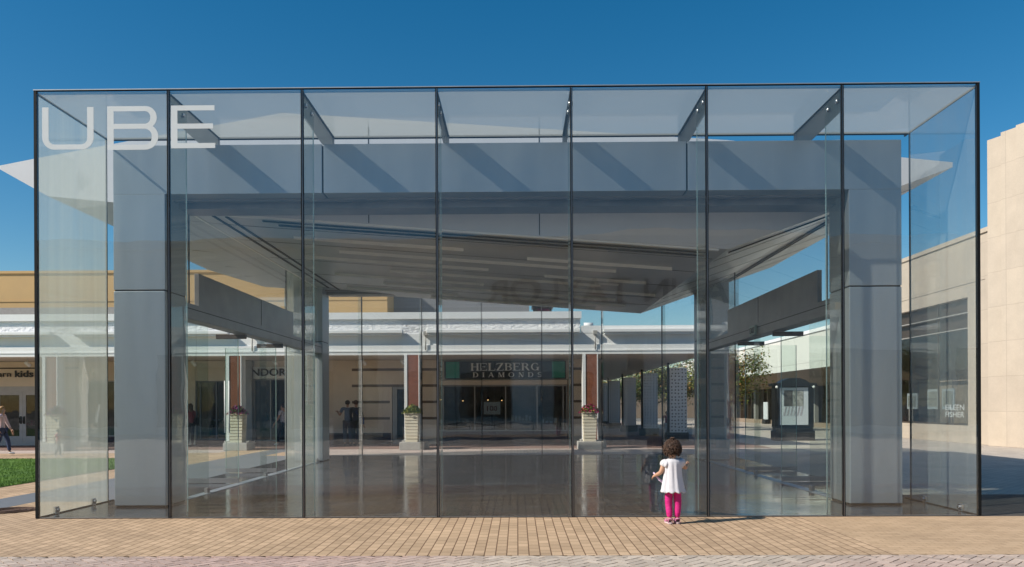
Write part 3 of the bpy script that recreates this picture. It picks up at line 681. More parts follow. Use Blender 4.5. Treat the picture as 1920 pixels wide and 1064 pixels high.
# kids shop at the far left
dl, dr_ = -20.88, -18.93
W_('shop_wall', 'beige', -34, dl-.08, 0, 3.31); W_('shop_wall', 'beige', dl-.08, dr_+.08, 2.34, 3.31); W_('shop_wall', 'beige', dr_+.08, -17.6, 0, 3.31)
W_('shop_wall', 'bronze', -34, -17.6, 3.03, 3.08, SY-.02, SY-.001)
W_('door_frame', 'doorwhite', dl-.08, dr_+.08, 2.12, 2.34, SY+.02, SY+.2)
for a, b_ in ((dl-.08, (dl+dr_)/2-.003), ((dl+dr_)/2+.003, dr_+.08)):
    d = thing('_', None, None) if 0 else None
    g = MB(); y0, y1 = SY+.03, SY+.09
    g.box(a, a+.13, y0, y1, .01, 2.118); g.box(b_-.13, b_, y0, y1, .01, 2.118); g.box(a+.13, b_-.13, y0, y1, .01, .38); g.box(a+.13, b_-.13, y0, y1, 2.0, 2.118)
    dd = g.build('door', 'doorwhite', MALL); box('pane', 'shop_glass', dd, a+.13, b_-.13, SY+.05, SY+.065, .38, 2.0)
    c_ = b_-.065 if a == dl-.08 else a+.065; g = MB(); g.box(c_-.035, c_+.035, SY+.005, SY+.028, .86, 1.16); g.tube([(c_, SY-.05, .9), (c_, SY-.06, 1.12)], .014, 8); g.tube([(c_, SY+.01, .92), (c_, SY-.05, .92)], .012, 6); g.build('handle', 'black', dd)
# middle left shop, mostly seen through the side panes
def window(xa, xb, za, zb, mull=(), frame='frame', fw=.05, base=None):
    g = MB(); y0, y1 = SY+.02, SY+.12
    g.box(xa, xb, y0, y1, zb-fw, zb); g.box(xa, xb, y0, y1, za, za+fw)
    xs_ = [xa]+[m for m in mull]+[xb-fw]
    for x in xs_: g.box(x, x+fw, y0, y1, za+fw, zb-fw)
    f_ = g.build('window', frame, MALL)
    for i in range(len(xs_)-1): box('pane', 'shop_glass', f_, xs_[i]+fw, xs_[i+1], SY+.06, SY+.075, za+fw, zb-fw)
    return f_
a = -17.6
W_('shop_wall', 'beige', a, -13.35, 2.55, 3.31); window(a+.3, -13.6, .35, 2.55, (-16.2, -14.9)); W_('plinth', 'basebrick', a+.3, -13.6, 0, .35); W_('shop_wall', 'beige', a, a+.3, 0, 2.55); W_('shop_wall', 'beige', -13.6, -13.35, 0, 2.55)
xa = sx_(345); W_('shop_wall', 'beige', -13.35, sx_(366), 0, 3.31)
xb = sx_(437)
W_('sign_panel', 'creamplain', sx_(366), xb, 2.52, 3.04, SY-.05); W_('shop_wall', 'ceiling', sx_(366), xb, 3.04, 3.31); window(sx_(366), xb, .2, 2.52, (sx_(374), sx_(404)), 'granite'); W_('plinth', 'basebrick', sx_(366), xb, 0, .2)
W_('shop_wall', 'ceiling', xb, sx_(459), 0, 3.31); W_('stone_pier', 'stone', sx_(459), sx_(476), 0, 3.31, SY-.25)
x1 = sx_(560)
W_('sign_panel', 'white', sx_(476), x1, 2.60, 3.06, SY-.05); W_('shop_wall', 'ceiling', sx_(476), x1, 3.06, 3.31); window(sx_(476), x1, .15, 2.58, (sx_(506),), 'frame', .04); W_('plinth', 'basebrick', sx_(476), x1, 0, .15)
# banded wall with a door
W_('shop_wall', 'beige', x1, sx_(735), 0, 3.31); W_('shop_wall', 'beige', sx_(735), sx_(768), 2.28, 3.31); W_('shop_wall', 'beige', sx_(768), sx_(828), 0, 3.31)
for z in (2.93, 2.30, 1.66, 1.02):
    for a, b_ in (((sx_(660), sx_(768)), (sx_(790), sx_(822))) if z > 2 else ((sx_(660), sx_(731)), (sx_(790), sx_(822)))):
        W_('wall_band', 'band', a, b_, z-.05, z+.05, SY-.012, SY-.002)
W_('plinth', 'basebrick', x1, sx_(733), 0, .45, SY-.03, SY-.002)
g = MB(); g.box(sx_(736), sx_(744), SY+.02, SY+.14, 0, 2.27); g.box(sx_(764), sx_(768), SY+.02, SY+.14, 0, 2.27); g.box(sx_(744), sx_(764), SY+.02, SY+.14, 2.16, 2.27); g.box(sx_(744), sx_(764), SY+.02, SY+.14, 0.01, .2)
d = g.build('door', 'frame', MALL); box('pane', 'shop_glass', d, sx_(744), sx_(764), SY+.06, SY+.075, .2, 2.16); box('handle', 'chrome', d, sx_(761)-.02, sx_(761)+.02, SY-.04, SY+.02, .9, 1.3)
# jewellery shop
hx0, hx1 = sx_(830), sx_(1064)
W_('shop_wall', 'ceiling', sx_(828), hx1+.1, 2.52, 3.31, SY+.02); W_('window_head', 'beige', hx0, hx1, 2.32, 2.50, SY-.04); 
window(hx0, hx1, .50, 2.30, (sx_(889), sx_(947), sx_(1006), sx_(1055)), 'frame', .045); W_('plinth', 'basebrick', hx0, hx1, 0, .5, SY-.02)
W_('shop_wall', 'beige', sx_(1066), sx_(1119), 0, 3.31)
for z in (2.93, 2.30, 1.66, 1.02): W_('wall_band', 'band', sx_(1070), sx_(1112), z-.05, z+.05, SY-.012, SY-.002)
# recessed shop rooms behind the glass
box('shop_room', 'interior', MALL, -34, sx_(1066), SY+2.6, SY+2.7, 0, 3.3); box('shop_floor', 'interior', MALL, -34, sx_(1066), SY+.3, SY+2.6, .006, .02)
for px in (-60, 345, 470, 640, 800, 1066):
    box('shop_partition', 'interior', MALL, sx_(px)-.06, sx_(px)+.06, SY+.3, SY+2.6, .03, 3.3)
W_('end_wall', 'stone', sx_(1119)+.003, sx_(1128), 0, 3.31, SY-.1, 58)
# signs
ks = thing('shop_sign', 'charcoal lettering above the pale double doors at the far left', 'sign', (-20.5, SY, 2.63))
lettering('lettering', 'pottery barn', 'darktext', (-22.45, SY-.05, 2.63), (1, 0, 0), 2.13, .30, ks, .03); lettering('lettering', 'kids', 'darktext', (-20.16, SY-.05, 2.69), (1, 0, 0), .74, .27, ks, .03, bold=.02)
ps = lettering('shop_sign', 'PANDORA', 'darktext', (sx_(447), SY-.09, 2.69), (1, 0, 0), sx_(553)-sx_(447), .30, depth=.03, bold=.018); tag(ps, 'dark capital letters on the pale band right of the grey stone pier', 'sign')
hz = thing('shop_sign', 'black board with teal squares and pale lettering over the jewellery window', 'sign', (sx_(948), SY-.1, 2.53))
box('board', 'signblack', hz, sx_(834), sx_(1061), SY-.12, SY-.0, 2.53, 3.24)
for p0, p1 in ((837, 862), (1035, 1059)): box('square', 'teal', hz, sx_(p0), sx_(p1), SY-.135, SY-.121, 2.57, 3.21)
def serif_glyph(ch):
    T, t, h = .19, .07, .06
    def vb(x, w_=T): return [[(x, 0), (x+w_, 0), (x+w_, 1), (x, 1)], [(x-.08, 0), (x+w_+.08, 0), (x+w_+.08, h), (x-.08, h)], [(x-.08, 1-h), (x+w_+.08, 1-h), (x+w_+.08, 1), (x-.08, 1)]]
    def hb(x0, x1, y, th=t): return [[(x0, y), (x1, y), (x1, y+th), (x0, y+th)]]
    def ring(cx, cy_, rx, ry, a0, a1, tx=T, ty=t, n=14):
        o = [(cx+rx*math.cos(R(a0+(a1-a0)*i/n)), cy_+ry*math.sin(R(a0+(a1-a0)*i/n))) for i in range(n+1)]
        q = [(cx+(rx-tx)*math.cos(R(a0+(a1-a0)*i/n)), cy_+(ry-ty)*math.sin(R(a0+(a1-a0)*i/n))) for i in range(n+1)]
        return [[o[i], o[i+1], q[i+1], q[i]] for i in range(n)]
    def dg(x0, y0, x1, y1, w_): return [[(x0, y0), (x0+w_, y0), (x1+w_, y1), (x1, y1)]]
    if ch == 'H': return vb(.08)+vb(.66)+hb(.27, .66, .47), .93
    if ch == 'E': return vb(.08)+hb(.27, .76, .93)+hb(.27, .6, .48)+hb(.27, .8, 0)+hb(.70, .76, .78, .15)+hb(.74, .8, .07, .15)+hb(.56, .6, .4, .24), .86
    if ch == 'L': return vb(.08)+hb(.27, .78, 0)+hb(.72, .78, .07, .2), .82
    if ch == 'Z': return hb(.06, .78, .93)+hb(.04, .80, 0)+dg(.04, .07, .55, .93, .23)+hb(.06, .11, .76, .17)+hb(.75, .8, .07, .17), .86
    if ch == 'B': return vb(.08)+hb(.27, .42, .93)+hb(.27, .42, .48)+hb(.27, .42, 0)+ring(.42, .74, .33, .26, -90, 90)+ring(.42, .275, .38, .275, -90, 90), .84
    if ch == 'R': return vb(.08)+hb(.27, .42, .93)+hb(.27, .42, .46)+ring(.42, .73, .34, .27, -90, 90)+dg(.72, 0, .40, .46, .22), .95
    if ch == 'G': return ring(.50, .5, .46, .5, 50, 325)+vb(.72, .17)[:1][0:0]+hb(.70, .88, .0, .42)+hb(.62, .96, .40, .06)+hb(.74, .79, .72, .2), 1.0
    if ch == 'D': return vb(.08)+hb(.27, .42, .93)+hb(.27, .42, 0)+ring(.42, .5, .50, .5, -90, 90), .97
    if ch == 'I': return vb(.08), .36
    if ch == 'A': return dg(.06, 0, .42, 1, .08)+dg(.68, 0, .36, 1, .2)+hb(.24, .66, .32)+hb(.0, .22, 0)+hb(.6, .96, 0), .97
    if ch == 'M': return dg(.12, 0, .12, 1, .07)+dg(.48, 0, .12, 1, .19)+dg(.48, 0, .84, 1, .07)+vb(.84)+hb(.02, .3, 0), 1.1
    if ch == 'O': return ring(.5, .5, .48, .5, 0, 360, T, t, 24), 1.0
    if ch == 'N': return dg(.13, 0, .13, 1, .07)+dg(.64, 0, .10, 1, .22)+dg(.78, 0, .78, 1, .07)+hb(.03, .3, 0)+hb(.68, .96, .93), .98
    if ch == 'S': return ring(.36, .735, .32, .265, 30, 270, .13, .09)+ring(.36, .265, .34, .265, -150, 90, .14, .09)+hb(.58, .64, .72, .2)+hb(.04, .1, .08, .2), .72
    return [], .4
def serif_word(word, x0, x1, z0, z1, parent, y, gap=.12):
    gl = [serif_glyph(c) for c in word]; tot = sum(a for _, a in gl)+gap*(len(word)-1); k = (x1-x0)/tot; hh = z1-z0; x = x0; g = MB(); q = 0
    for polys, a in gl:
        for p in polys:
            area = sum(p[i][0]*p[(i+1) % 4][1]-p[(i+1) % 4][0]*p[i][1] for i in range(4))
            if area < 0: p = p[::-1]
            q += 1; d = .006+.0007*(q % 11); g.prism([(x+u*k, y-d, z0+v*hh) for u, v in p], [(x+u*k, y, z0+v*hh) for u, v in p])
        x += (a+gap)*k
    return g.build('lettering', 'silver', parent)
serif_word('HELZBERG', sx_(883), sx_(1012), 2.86, 3.16, hz, SY-.121, .06); serif_word('DIAMONDS', sx_(887), sx_(1016), 2.60, 2.79, hz, SY-.121, .62)
# things inside the shop windows
sp = thing('sale_poster', 'white poster reading 100 inside the jewellery window', 'poster', (sx_(923), SY+.2, 1.1))
box('sheet', 'poster', sp, sx_(907), sx_(938), SY+.18, SY+.19, 1.18, 1.68); lettering('lettering', '100', 'maroon', (sx_(913), SY+.176, 1.32), (1, 0, 0), sx_(932)-sx_(913), .2, sp, .006)
box('stand', 'black', sp, sx_(922)-.015, sx_(922)+.015, SY+.2, SY+.22, .02, 1.2)
for px, z in ((868, 1.75), (915, 1.78), (941, 1.76), (1016, 1.8)):
    t = thing('pendant_lamp', {868: 'dim pendant lamp hanging in the leftmost jewellery pane', 915: 'red pendant lamp hanging just left over the sale poster', 941: 'pale pendant lamp hanging right above the sale poster', 1016: 'glowing yellow pendant lamp in the right jewellery pane'}[px], 'lamp', (sx_(px), SY+1.2, 3.3), 'pendant lamps in the jewellery shop')
    g = MB(); x = aX(px, SY+1.2); g.tube([(x, SY+1.2, 3.3), (x, SY+1.2, z+.12)], .008, 5); g.build('cord', 'black', t); g = MB(); g.tube([(x, SY+1.2, z+.12), (x, SY+1.2, z)], [.03, .07], 10); g.build('shade', {915: 'maroon'}.get(px, 'bronze'), t); g = MB(); g.ball((x, SY+1.2, z-.01), .028); g.build('bulb', 'bulb', t)
def display(px0, px1, z, m_, label, items):
    xa, xb = sx_(px0), sx_(px1); t = thing('display_table', label, 'display', ((xa+xb)/2, SY+1.0, .02))
    box('table', 'bronze', t, xa, xb, SY+.8, SY+1.3, .022, z); g = MB()
    for k in range(items):
        x = xa+.05+(xb-xa-.1)*(k+.5)/items; h = random.uniform(.06, .3); g.box(x-.05, x+.05, SY+.85, SY+1.0, z+.002, z+h)
    g.build('goods', m_, t); return t
display(836, 880, .85, 'postermid', 'dark display table with pale goods in the leftmost jewellery pane', 5)
display(955, 1000, .9, 'beige', 'dark display table with beige goods right of the sale poster', 6)
display(1012, 1050, .8, 'poster', 'dark display table with white goods in the rightmost jewellery pane', 4)
display(380, 430, .95, 'pattern', 'dark display table behind the window left of the brick pier', 5)
display(480, 535, 1.0, 'postermid', 'dark display table below the dark capital letters', 6)
display(10, 60, .8, 'maroon', 'dark table with red goods behind the pale double doors', 5)

# brick piers and the planters before them
def flowers(mats, cx, cy_, z, r, h, n, seed):
    rnd = random.Random(seed); g = MB()
    for i in range(n):
        a = rnd.uniform(0, 6.283); q = r*math.sqrt(rnd.random()); zz = z+h*(1-(q/r)**2)*rnd.uniform(.35, 1)
        p = Vector((cx+q*math.cos(a), cy_+q*math.sin(a), zz)); s_ = rnd.uniform(.025, .05); k = rnd.random()
        g.k = 0 if k < .42 else (1 if k < .9 else 2)
        u = Vector((rnd.uniform(-1, 1), rnd.uniform(-1, 1), rnd.uniform(-1, 1))).normalized(); v = u.cross(Vector((rnd.random(), rnd.random(), 1))).normalized()
        g.add([p+u*s_, p+v*s_*.6, p-u*s_, p-v*s_*.6], [(0, 1, 2, 3)])
    for i in range(14):
        a = rnd.uniform(0, 6.283); g.k = 0; g.tube([(cx+.05*math.cos(a), cy_+.05*math.sin(a), z-.05), (cx+r*.8*math.cos(a), cy_+r*.8*math.sin(a), z+h*.5)], .006, 5)
    return g, mats
pier_px = (108, 448, 777, 1107)
for px in pier_px:
    x = aX(px, 28.9); bp = box('pier', 'redbrick', MALL, x-.2, x+.2, 28.50, 28.92, 0, 3.298)
    box('edge_board', 'white', bp, x-.31, x-.203, 28.48, 28.94, 0, 3.298)
    box('edge_board', 'white', bp, x+.203, x+.235, 28.48, 28.94, 0, 3.298)
    box('pier_base', 'concrete', bp, x-.38, x+.52, 28.44, 29.1, .004, .30)
PL = {108: 'behind the dusty, hazy end pane at the left', 448: 'before the pier beside the grey stone pier', 777: 'left of the jewellery shop', 1107: 'right of the jewellery shop'}
FL = {108: (('leaf', 'purple', 'magenta'), 'low red and purple bedding plants in the planter behind the end pane'), 448: (('leaf', 'purple', 'magenta'), 'purple flowers over dark leaves in the planter by the grey stone pier'),
      777: (('leaf', 'leafy', 'yellow'), 'green and yellow bushy plants in the planter left of the jewellery shop'), 1107: (('leaf', 'magenta', 'yellow'), 'bright magenta flowers in the planter right of the jewellery shop')}
first = None
for px in pier_px:
    x = aX(px-2 if px != 777 else 773, 28.0); y = 28.0
    if first is None:
        pl = thing('planter', 'cream ribbed stone planter ' + PL[px], 'planter', (x, y, 0), 'planters before the brick piers'); first = pl
        box('plinth', 'concrete', pl, x-.42, x+.42, y-.32, y+.32, 0, .27, bevel=.01)
        g = MB(); nlev = 9; z = .272
        for k in range(nlev):
            t_ = k/(nlev-1); hw = .215+.03*t_
            g.box(x-hw, x+hw, y-hw, y+hw, z, z+.088); g.box(x-hw+.02, x+hw-.02, y-hw+.02, y+hw-.02, z+.088, z+.108); z += .108
        g.build('pot', 'pot', pl, bevel=.012)
        g = MB(); g.box(x-.265, x+.265, y-.265, y+.265, z, z+.05); g.build('rim', 'pot', pl, bevel=.01); ptop = z+.05
    else:
        pl = copy_tree(first); pl.location = (x, y, 0); pl['label'] = 'cream ribbed stone planter ' + PL[px]
    ms_, lab = FL[px]
    g, mm = flowers(ms_, x, y, ptop-.02, .37, .32, 800, px)
    tag(g.build('flower_plant', list(mm), loc=(x, y, ptop)), lab, 'plant', 'plants in the cream planters')

MALL.scale.z = 1.02
for o in (ks, ps, hz): o.location.z += .065
# perforated screens of the side arcade
scr0 = None
SCR = [(1257, 1287, 33.8), (1205, 1234, 39.8), (1169, 1193, 45.6), (1142, 1163, 51.6), (1127, 1140, 57.5)]
ordn = ('nearest', 'second nearest', 'middle', 'second farthest', 'farthest')
for i, (p0, p1, Y) in enumerate(SCR):
    x = (aX(p0, Y)+aX(p1, Y))/2 if i < 3 else aX(p0, Y)+.36
    if scr0 is None:
        t = thing('perforated_pillar', '', 'pillar', (x, Y, 0), 'perforated pillars of the side arcade'); scr0 = t
        box('screen', 'perf', t, x-.36, x+.36, Y, Y+.36, .36, 3.1); box('base', 'darkpave', t, x-.5, x+.42, Y-.06, Y+.5, .004, .357); box('post', 'black', t, x-.43, x-.365, Y+.1, Y+.3, .36, 3.31)
    else: t = copy_tree(scr0); t.location = (x, Y, 0)
    t['label'] = f'{ordn[i]} white perforated pillar in the receding side arcade row'

# ------------------------------------------------------------------ buildings on the right
WX = 17.3
EB = thing('stone_building', 'pale cream stone shop building with stepped corner tower at right', 'building', (WX, 33, 0))
y_w0, y_w1, zs, zt = 30.75, 37.6, .68, 5.62
box('wall', 'cream', EB, WX, WX+.5, 29.02, y_w0, 0, 7.85); box('wall', 'cream', EB, WX, WX+.5, y_w0, y_w1, 0, zs); box('wall', 'cream', EB, WX, WX+.5, y_w0, y_w1, zt, 7.85); box('wall', 'cream', EB, WX, WX+.5, y_w1, 39, 0, 7.85)
box('coping', 'cream', EB, WX-.06, WX+.6, 29.03, 39.05, 7.853, 8.02); box('roof', 'stone', EB, WX+.5, 40, 29.5, 39, 7.5, 7.7)
box('wall_groove', 'bronze', EB, WX-.004, WX+.01, 29.6, 38.9, 6.12, 6.14)
fr = MB()
for y in (y_w0, 33.1, 35.4, y_w1-.06): fr.box(WX+.10, WX+.16, y, y+.05, zs, zt)
fr.box(WX+.08, WX+.2, y_w0, y_w1, zs-.002, zs+.08); wn = fr.build('window', 'bronze', EB)
box('pane', 'shop_glass', wn, WX+.12, WX+.14, y_w0+.05, y_w1-.06, zs+.08, 4.42)
for z in (4.42, 5.02): box('transom', 'frame', wn, WX+.02, WX+.2, y_w0, y_w1, z, z+.04)
box('blind', 'bronze', wn, WX+.25, WX+.3, y_w0, y_w1, 4.46, zt); box('back_wall', 'interior', wn, WX+2.5, WX+2.6, y_w0, y_w1, 0, zt); box('shop_floor', 'interior', wn, WX+.5, WX+2.5, y_w0, y_w1, .5, .66)
wl = thing('window_lettering', 'white two line lettering on the dark stone building window', 'sign', (WX+.1, 31.8, .9))
for s_, z0 in (('EILEEN', 1.27), ('FISHER', .99)): lettering('lettering', s_, 'vinyl', (WX+.105, 32.55, z0), (0, -1, 0), 1.35, .22, wl, .008)
for i, (y, h) in enumerate(((34.4, 1.95), (33.2, 1.95), (36.2, 1.8))):
    t = thing('window_picture', ('grey framed picture behind the stone building window beside the lettering', 'grey picture standing above the window lettering', 'pale picture farthest back in the stone building window')[i], 'picture', (WX+.6, y, .66))
    box('frame', 'poster', t, WX+.55, WX+.6, y-.45, y+.45, 1.3, h+.2); box('picture', 'postermid', t, WX+.54, WX+.549, y-.36, y+.36, 1.4, h+.1); box('stand', 'black', t, WX+.6, WX+.64, y-.03, y+.03, .66, 1.3)
def tower(name, pts, z):
    g = MB(); g.prism([(x, y, 0) for x, y in pts], [(x, y, z) for x, y in pts]); return g.build(name, 'cream', EB)
d_ = Vector((.38, -1)).normalized(); nrm = Vector((-d_.y*-1, d_.x*-1))
p0 = Vector((aX(1853, 29.0), 29.0)); q = Vector((1, .38)).normalized()
def tp(a, b_): v = p0+d_*a+q*b_; return (v.x, v.y)
tower('tower', [tp(0, 0), tp(.62, 0), tp(.62, 3), tp(0, 3)], 11.05)
tower('tower', [tp(.625, -.12), tp(1.25, -.12), tp(1.25, 3), tp(.625, 3)], aZ(1888, 246, tp(.8, -.12)[1]))
tower('tower', [tp(1.255, -.2), tp(4, -.2), tp(4, 3), tp(1.255, 3)], aZ(1906, 233, tp(1.4, -.2)[1]))
# long white building farther back
WB = thing('white_building', 'long low white panelled shop row with brown recessed canopy', 'building', (WX, 55, 0))
box('wall', 'whitewall', WB, WX, WX+.4, 39.1, 85, 3.62, 5.7); box('coping', 'white', WB, WX-.08, WX+.6, 39.1, 85, 5.703, 5.9)
g = MB(); g.prism([(WX+.02, 39.1, 3.615), (WX+.02, 85, 3.615), (WX+2.8, 85, 2.75), (WX+2.8, 39.1, 2.75)], [(WX+.02, 39.1, 3.65), (WX+.02, 85, 3.65), (WX+2.8, 85, 2.85), (WX+2.8, 39.1, 2.85)]); g.build('canopy_lining', 'brownsoffit', WB)
box('roof', 'stone', WB, WX+.4, 40, 39.1, 85, 5.4, 5.6); box('back_wall', 'interior', WB, WX+6, WX+6.2, 39.1, 85, 0, 5.3); box('plinth', 'brownsoffit', WB, WX+2.4, WX+2.9, 39.1, 85, .0, .30)
k = 0
for y in [40+2.2*i for i in range(20)]:
    f_ = box('shopfront_post', 'bronze' if k % 3 else 'stone', WB, WX+2.5, WX+2.75, y, y+(.14 if k % 3 else .5), .303, 2.74); k += 1
box('shopfront_pane', 'shop_glass', WB, WX+2.82, WX+2.84, 39.2, 84, .303, 2.74)
for y, m__, h, lab in ((57.5, 'orange', 1.9, 'orange lit board standing in the white shop row'), (45.0, 'orange', 1.3, 'small orange board in the near end of the white shop row'), (47.5, 'poster', 1.6, 'pale board in the white shop row right of the kiosk'), (62.5, 'poster', 1.7, 'narrow white board at the far end of the white shop row')):
    t = thing('shop_board', lab, 'board', (WX+2.2, y, 0)); box('panel', m__, t, WX+2.1, WX+2.16, y-.5, y+.5, .35, h); box('foot', 'black', t, WX+1.95, WX+2.3, y-.4, y+.4, 0, .348)
ls = lettering('shop_sign', 'Lovesac', 'silver', (WX+1.1, 46.0, 2.75), (0, -1, 0), 1.9, .42, depth=.05); tag(ls, 'small white script sign under the canopy right of the kiosk', 'sign')
# advertising kiosk
KX, KY = aX(1486, 34), 34.0
K = thing('advertising_kiosk', 'black advertising kiosk with pediment roof and lit poster', 'kiosk', (KX, KY, 0))
g = MB(); g.box(KX-.84, KX+.84, KY-.3, KY+.3, 0, .42); g.box(KX-.78, KX+.78, KY-.26, KY+.26, .42, .55); g.build('base', 'black', K, bevel=.015)
g = MB(); g.box(KX-.82, KX-.64, KY-.22, KY+.22, .552, 2.3); g.box(KX+.64, KX+.82, KY-.22, KY+.22, .552, 2.3); g.box(KX-.64, KX+.64, KY-.16, KY+.16, .552, 2.3); g.build('cabinet', 'black', K, bevel=.01)
g = MB(); pf = [(-.92, 2.302), (.92, 2.302), (.92, 2.42), (.62, 2.44), (.45, 2.56), (.2, 2.64), (-.2, 2.64), (-.45, 2.56), (-.62, 2.44), (-.92, 2.42)]
g.prism([(KX+x, KY-.30, z) for x, z in pf], [(KX+x, KY+.30, z) for x, z in pf]); g.build('roof', 'black', K)
for s_ in (-1, 1):
    g = MB(); g.ball((KX+s_*.78, KY-.34, 2.26), .06); g.tube([(KX+s_*.78, KY-.34, 2.26), (KX+s_*.72, KY-.2, 2.3)], .02, 6); g.build('spotlight', 'silver', K)
po = box('poster', 'poster', K, KX-.60, KX+.60, KY-.185, KY-.162, .66, 2.24)
box('picture', 'posterdark', po, KX-.42, KX-.06, KY-.19, KY-.186, 1.45, 2.12); box('picture', 'postermid', po, KX-.055, KX+.40, KY-.19, KY-.186, 1.45, 2.12)
g = MB()
for k in range(6): g.prism([(KX-.45+.14*k, KY-.191, 1.05), (KX-.38+.14*k, KY-.191, 1.05), (KX-.30+.14*k, KY-.191, 1.44), (KX-.36+.14*k, KY-.191, 1.44)], [(KX-.45+.14*k, KY-.187, 1.05), (KX-.38+.14*k, KY-.187, 1.05), (KX-.30+.14*k, KY-.187, 1.44), (KX-.36+.14*k, KY-.187, 1.44)])
g.build('picture', 'pattern', po)

# ------------------------------------------------------------------ trees
def tree(label, x, y, h, r, seed, mats=('leaf', 'leafy', 'leafo'), weights=(.38, .80), n=9000, group='trees beyond the pavilion', leaf=.17, cz=.66):
    rnd = random.Random(seed); t = thing('tree', label, 'tree', (x, y, 0), group)
    g = MB(); base = Vector((x, y, 0)); top = Vector((x+rnd.uniform(-.2, .2), y, h*.55))
    g.tube([base, base.lerp(top, .4)+Vector((.05, 0, 0)), top], [.16, .12, .08], 9)
    tips = []
    for i in range(11):
        a = i*2.4; s_ = base.lerp(top, .55+.045*i); l_ = r*rnd.uniform(.6, 1.0)
        e = Vector((x+math.cos(a)*l_, y+math.sin(a)*l_, min(h*.93, s_.z+l_*rnd.uniform(.25, .9)))); mid = s_.lerp(e, .5)+Vector((0, 0, .15))
        g.tube([s_, mid, e], [.06, .035, .012], 6); tips.append(e); tips.append(mid)
        for q in range(2):
            e2 = mid+Vector((rnd.uniform(-1, 1), rnd.uniform(-1, 1), rnd.uniform(.1, .9)))*r*.45; g.tube([mid, e2], [.025, .008], 5); tips.append(e2)
    g.build('trunk', 'bark', t)
    g = MB()
    cl = [(p+Vector((rnd.gauss(0, .2), rnd.gauss(0, .2), rnd.gauss(0, .15)))*r*.5, rnd.uniform(.22, .42)*r) for p in tips for _ in range(2)]
    for i in range(n):
        c, cr_ = cl[rnd.randrange(len(cl))]
        d = Vector((rnd.gauss(0, 1), rnd.gauss(0, 1), rnd.gauss(0, .7)))
        d = d.normalized()*cr_*rnd.random()**.5; p = c+d; s_ = leaf*rnd.uniform(.6, 1.2)
        u = Vector((rnd.uniform(-1, 1), rnd.uniform(-1, 1), rnd.uniform(-.6, .6))).normalized(); v = u.cross(Vector((rnd.uniform(-.5, .5), rnd.uniform(-.5, .5), 1))).normalized()
        k = rnd.random(); g.k = 0 if k < weights[0] else (1 if k < weights[1] else 2)
        g.add([p-u*s_*.5, p+v*s_*.28, p+u*s_*.5, p-v*s_*.28], [(0, 1, 2, 3)])
    g.build('crown', list(mats), t); return t
tree('spreading green and orange tree in front of the white shop row', aX(1366, 47), 47, 5.2, 2.3, 3)
tree('autumn coloured tree seen between the perforated pillars', 10.3, 52.0, 5.0, 2.2, 5, weights=(.35, .75))
tree('greener tree beyond the far perforated pillars', 10.0, 60.0, 4.6, 2.4, 8, weights=(.7, .9))
tree('tree at the far end of the side arcade walk', 9.4, 74.0, 5.0, 2.6, 9, weights=(.45, .7))
fb_ = thing('distant_building', 'dark low building closing the far end of the square', 'building', (6, 92, 0)); box('wall', 'brownsoffit', fb_, -6, 22, 92, 97, 0, 3.4); box('roof', 'stone', fb_, -6.3, 22.3, 91.7, 97.3, 3.403, 3.7)

# ------------------------------------------------------------------ building behind the viewer, seen in the glass
SB = thing('store_building', 'grey stone department store facing the pavilion across the square', 'building', (0, -21, 0))
BYY = -20.0
box('wall', 'limestone', SB, -32, 34, BYY-8, BYY, 0, 9.9); box('cornice', 'limestone', SB, -32.2, 34.2, BYY-8, BYY+.25, 9.903, 10.35)
g = MB(); g.prism([(3, BYY-4, 10.352), (17, BYY-4, 10.352), (17, BYY-.2, 10.352), (3, BYY-.2, 10.352)], [(6, BYY-3, 10.9), (14, BYY-3, 10.9), (14, BYY-.6, 10.9), (6, BYY-.6, 10.9)]); g.build('roof', 'limestone', SB)
for x in range(-26, 30, 7):
    w_ = box('window', 'bronze', SB, x, x+4.6, BYY+.003, BYY+.06, .4, 4.4); box('pane', 'shop_glass', w_, x+.1, x+4.5, BYY+.061, BYY+.075, .5, 4.3)
ts = lettering('store_sign', 'ANN TAYLOR', 'black', (11.0, BYY+.12, 6.85), (-1, 0, 0), 12.6, 1.35, depth=.16, bold=.012); tag(ts, 'large black capitals on the grey stone store facing the pavilion', 'sign')

# ------------------------------------------------------------------ people
def skin_mesh(name, chains, m, parent, sub=1, local=True, root=0):
    """chains: list of lists of (key or None, co, radius); a shared key joins chains"""
    vs = []; rs = []; es = []; keys = {}
    for ch in chains:
        prev = None
        for key, co, r in ch:
            if key is not None and key in keys: i = keys[key]
            else:
                i = len(vs); vs.append(co); rs.append(r)
                if key is not None: keys[key] = i
            if prev is not None: es.append((prev, i))
            prev = i
    me = bpy.data.meshes.new(name); me.from_pydata([tuple(v) for v in vs], es, []); me.update()
    o = bpy.data.objects.new(name, me); COL.objects.link(o)
    sk = o.modifiers.new('skin', 'SKIN'); sk.use_smooth_shade = True; sk.branch_smoothing = .6
    if not me.skin_vertices: 
        bm = bmesh.new(); bm.from_mesh(me); bm.verts.layers.skin.verify(); bm.to_mesh(me); bm.free()
    for i, r in enumerate(rs):
        d = me.skin_vertices[0].data[i]; d.radius = (r if hasattr(r, '__len__') else (r, r)); d.use_root = (i == root)
    ss = o.modifiers.new('sub', 'SUBSURF'); ss.levels = sub; ss.render_levels = sub
    bpy.context.view_layer.update()
    nm = bpy.data.meshes.new_from_object(o.evaluated_get(bpy.context.evaluated_depsgraph_get()))
    bpy.data.objects.remove(o); bpy.data.meshes.remove(me)
    nm.name = name; nm.materials.clear(); nm.materials.append(M[m] if isinstance(m, str) else m)
    for p in nm.polygons: p.use_smooth = True
    o = bpy.data.objects.new(name, nm); COL.objects.link(o); o.parent = parent
    return o
def V(*a): return Vector(a)
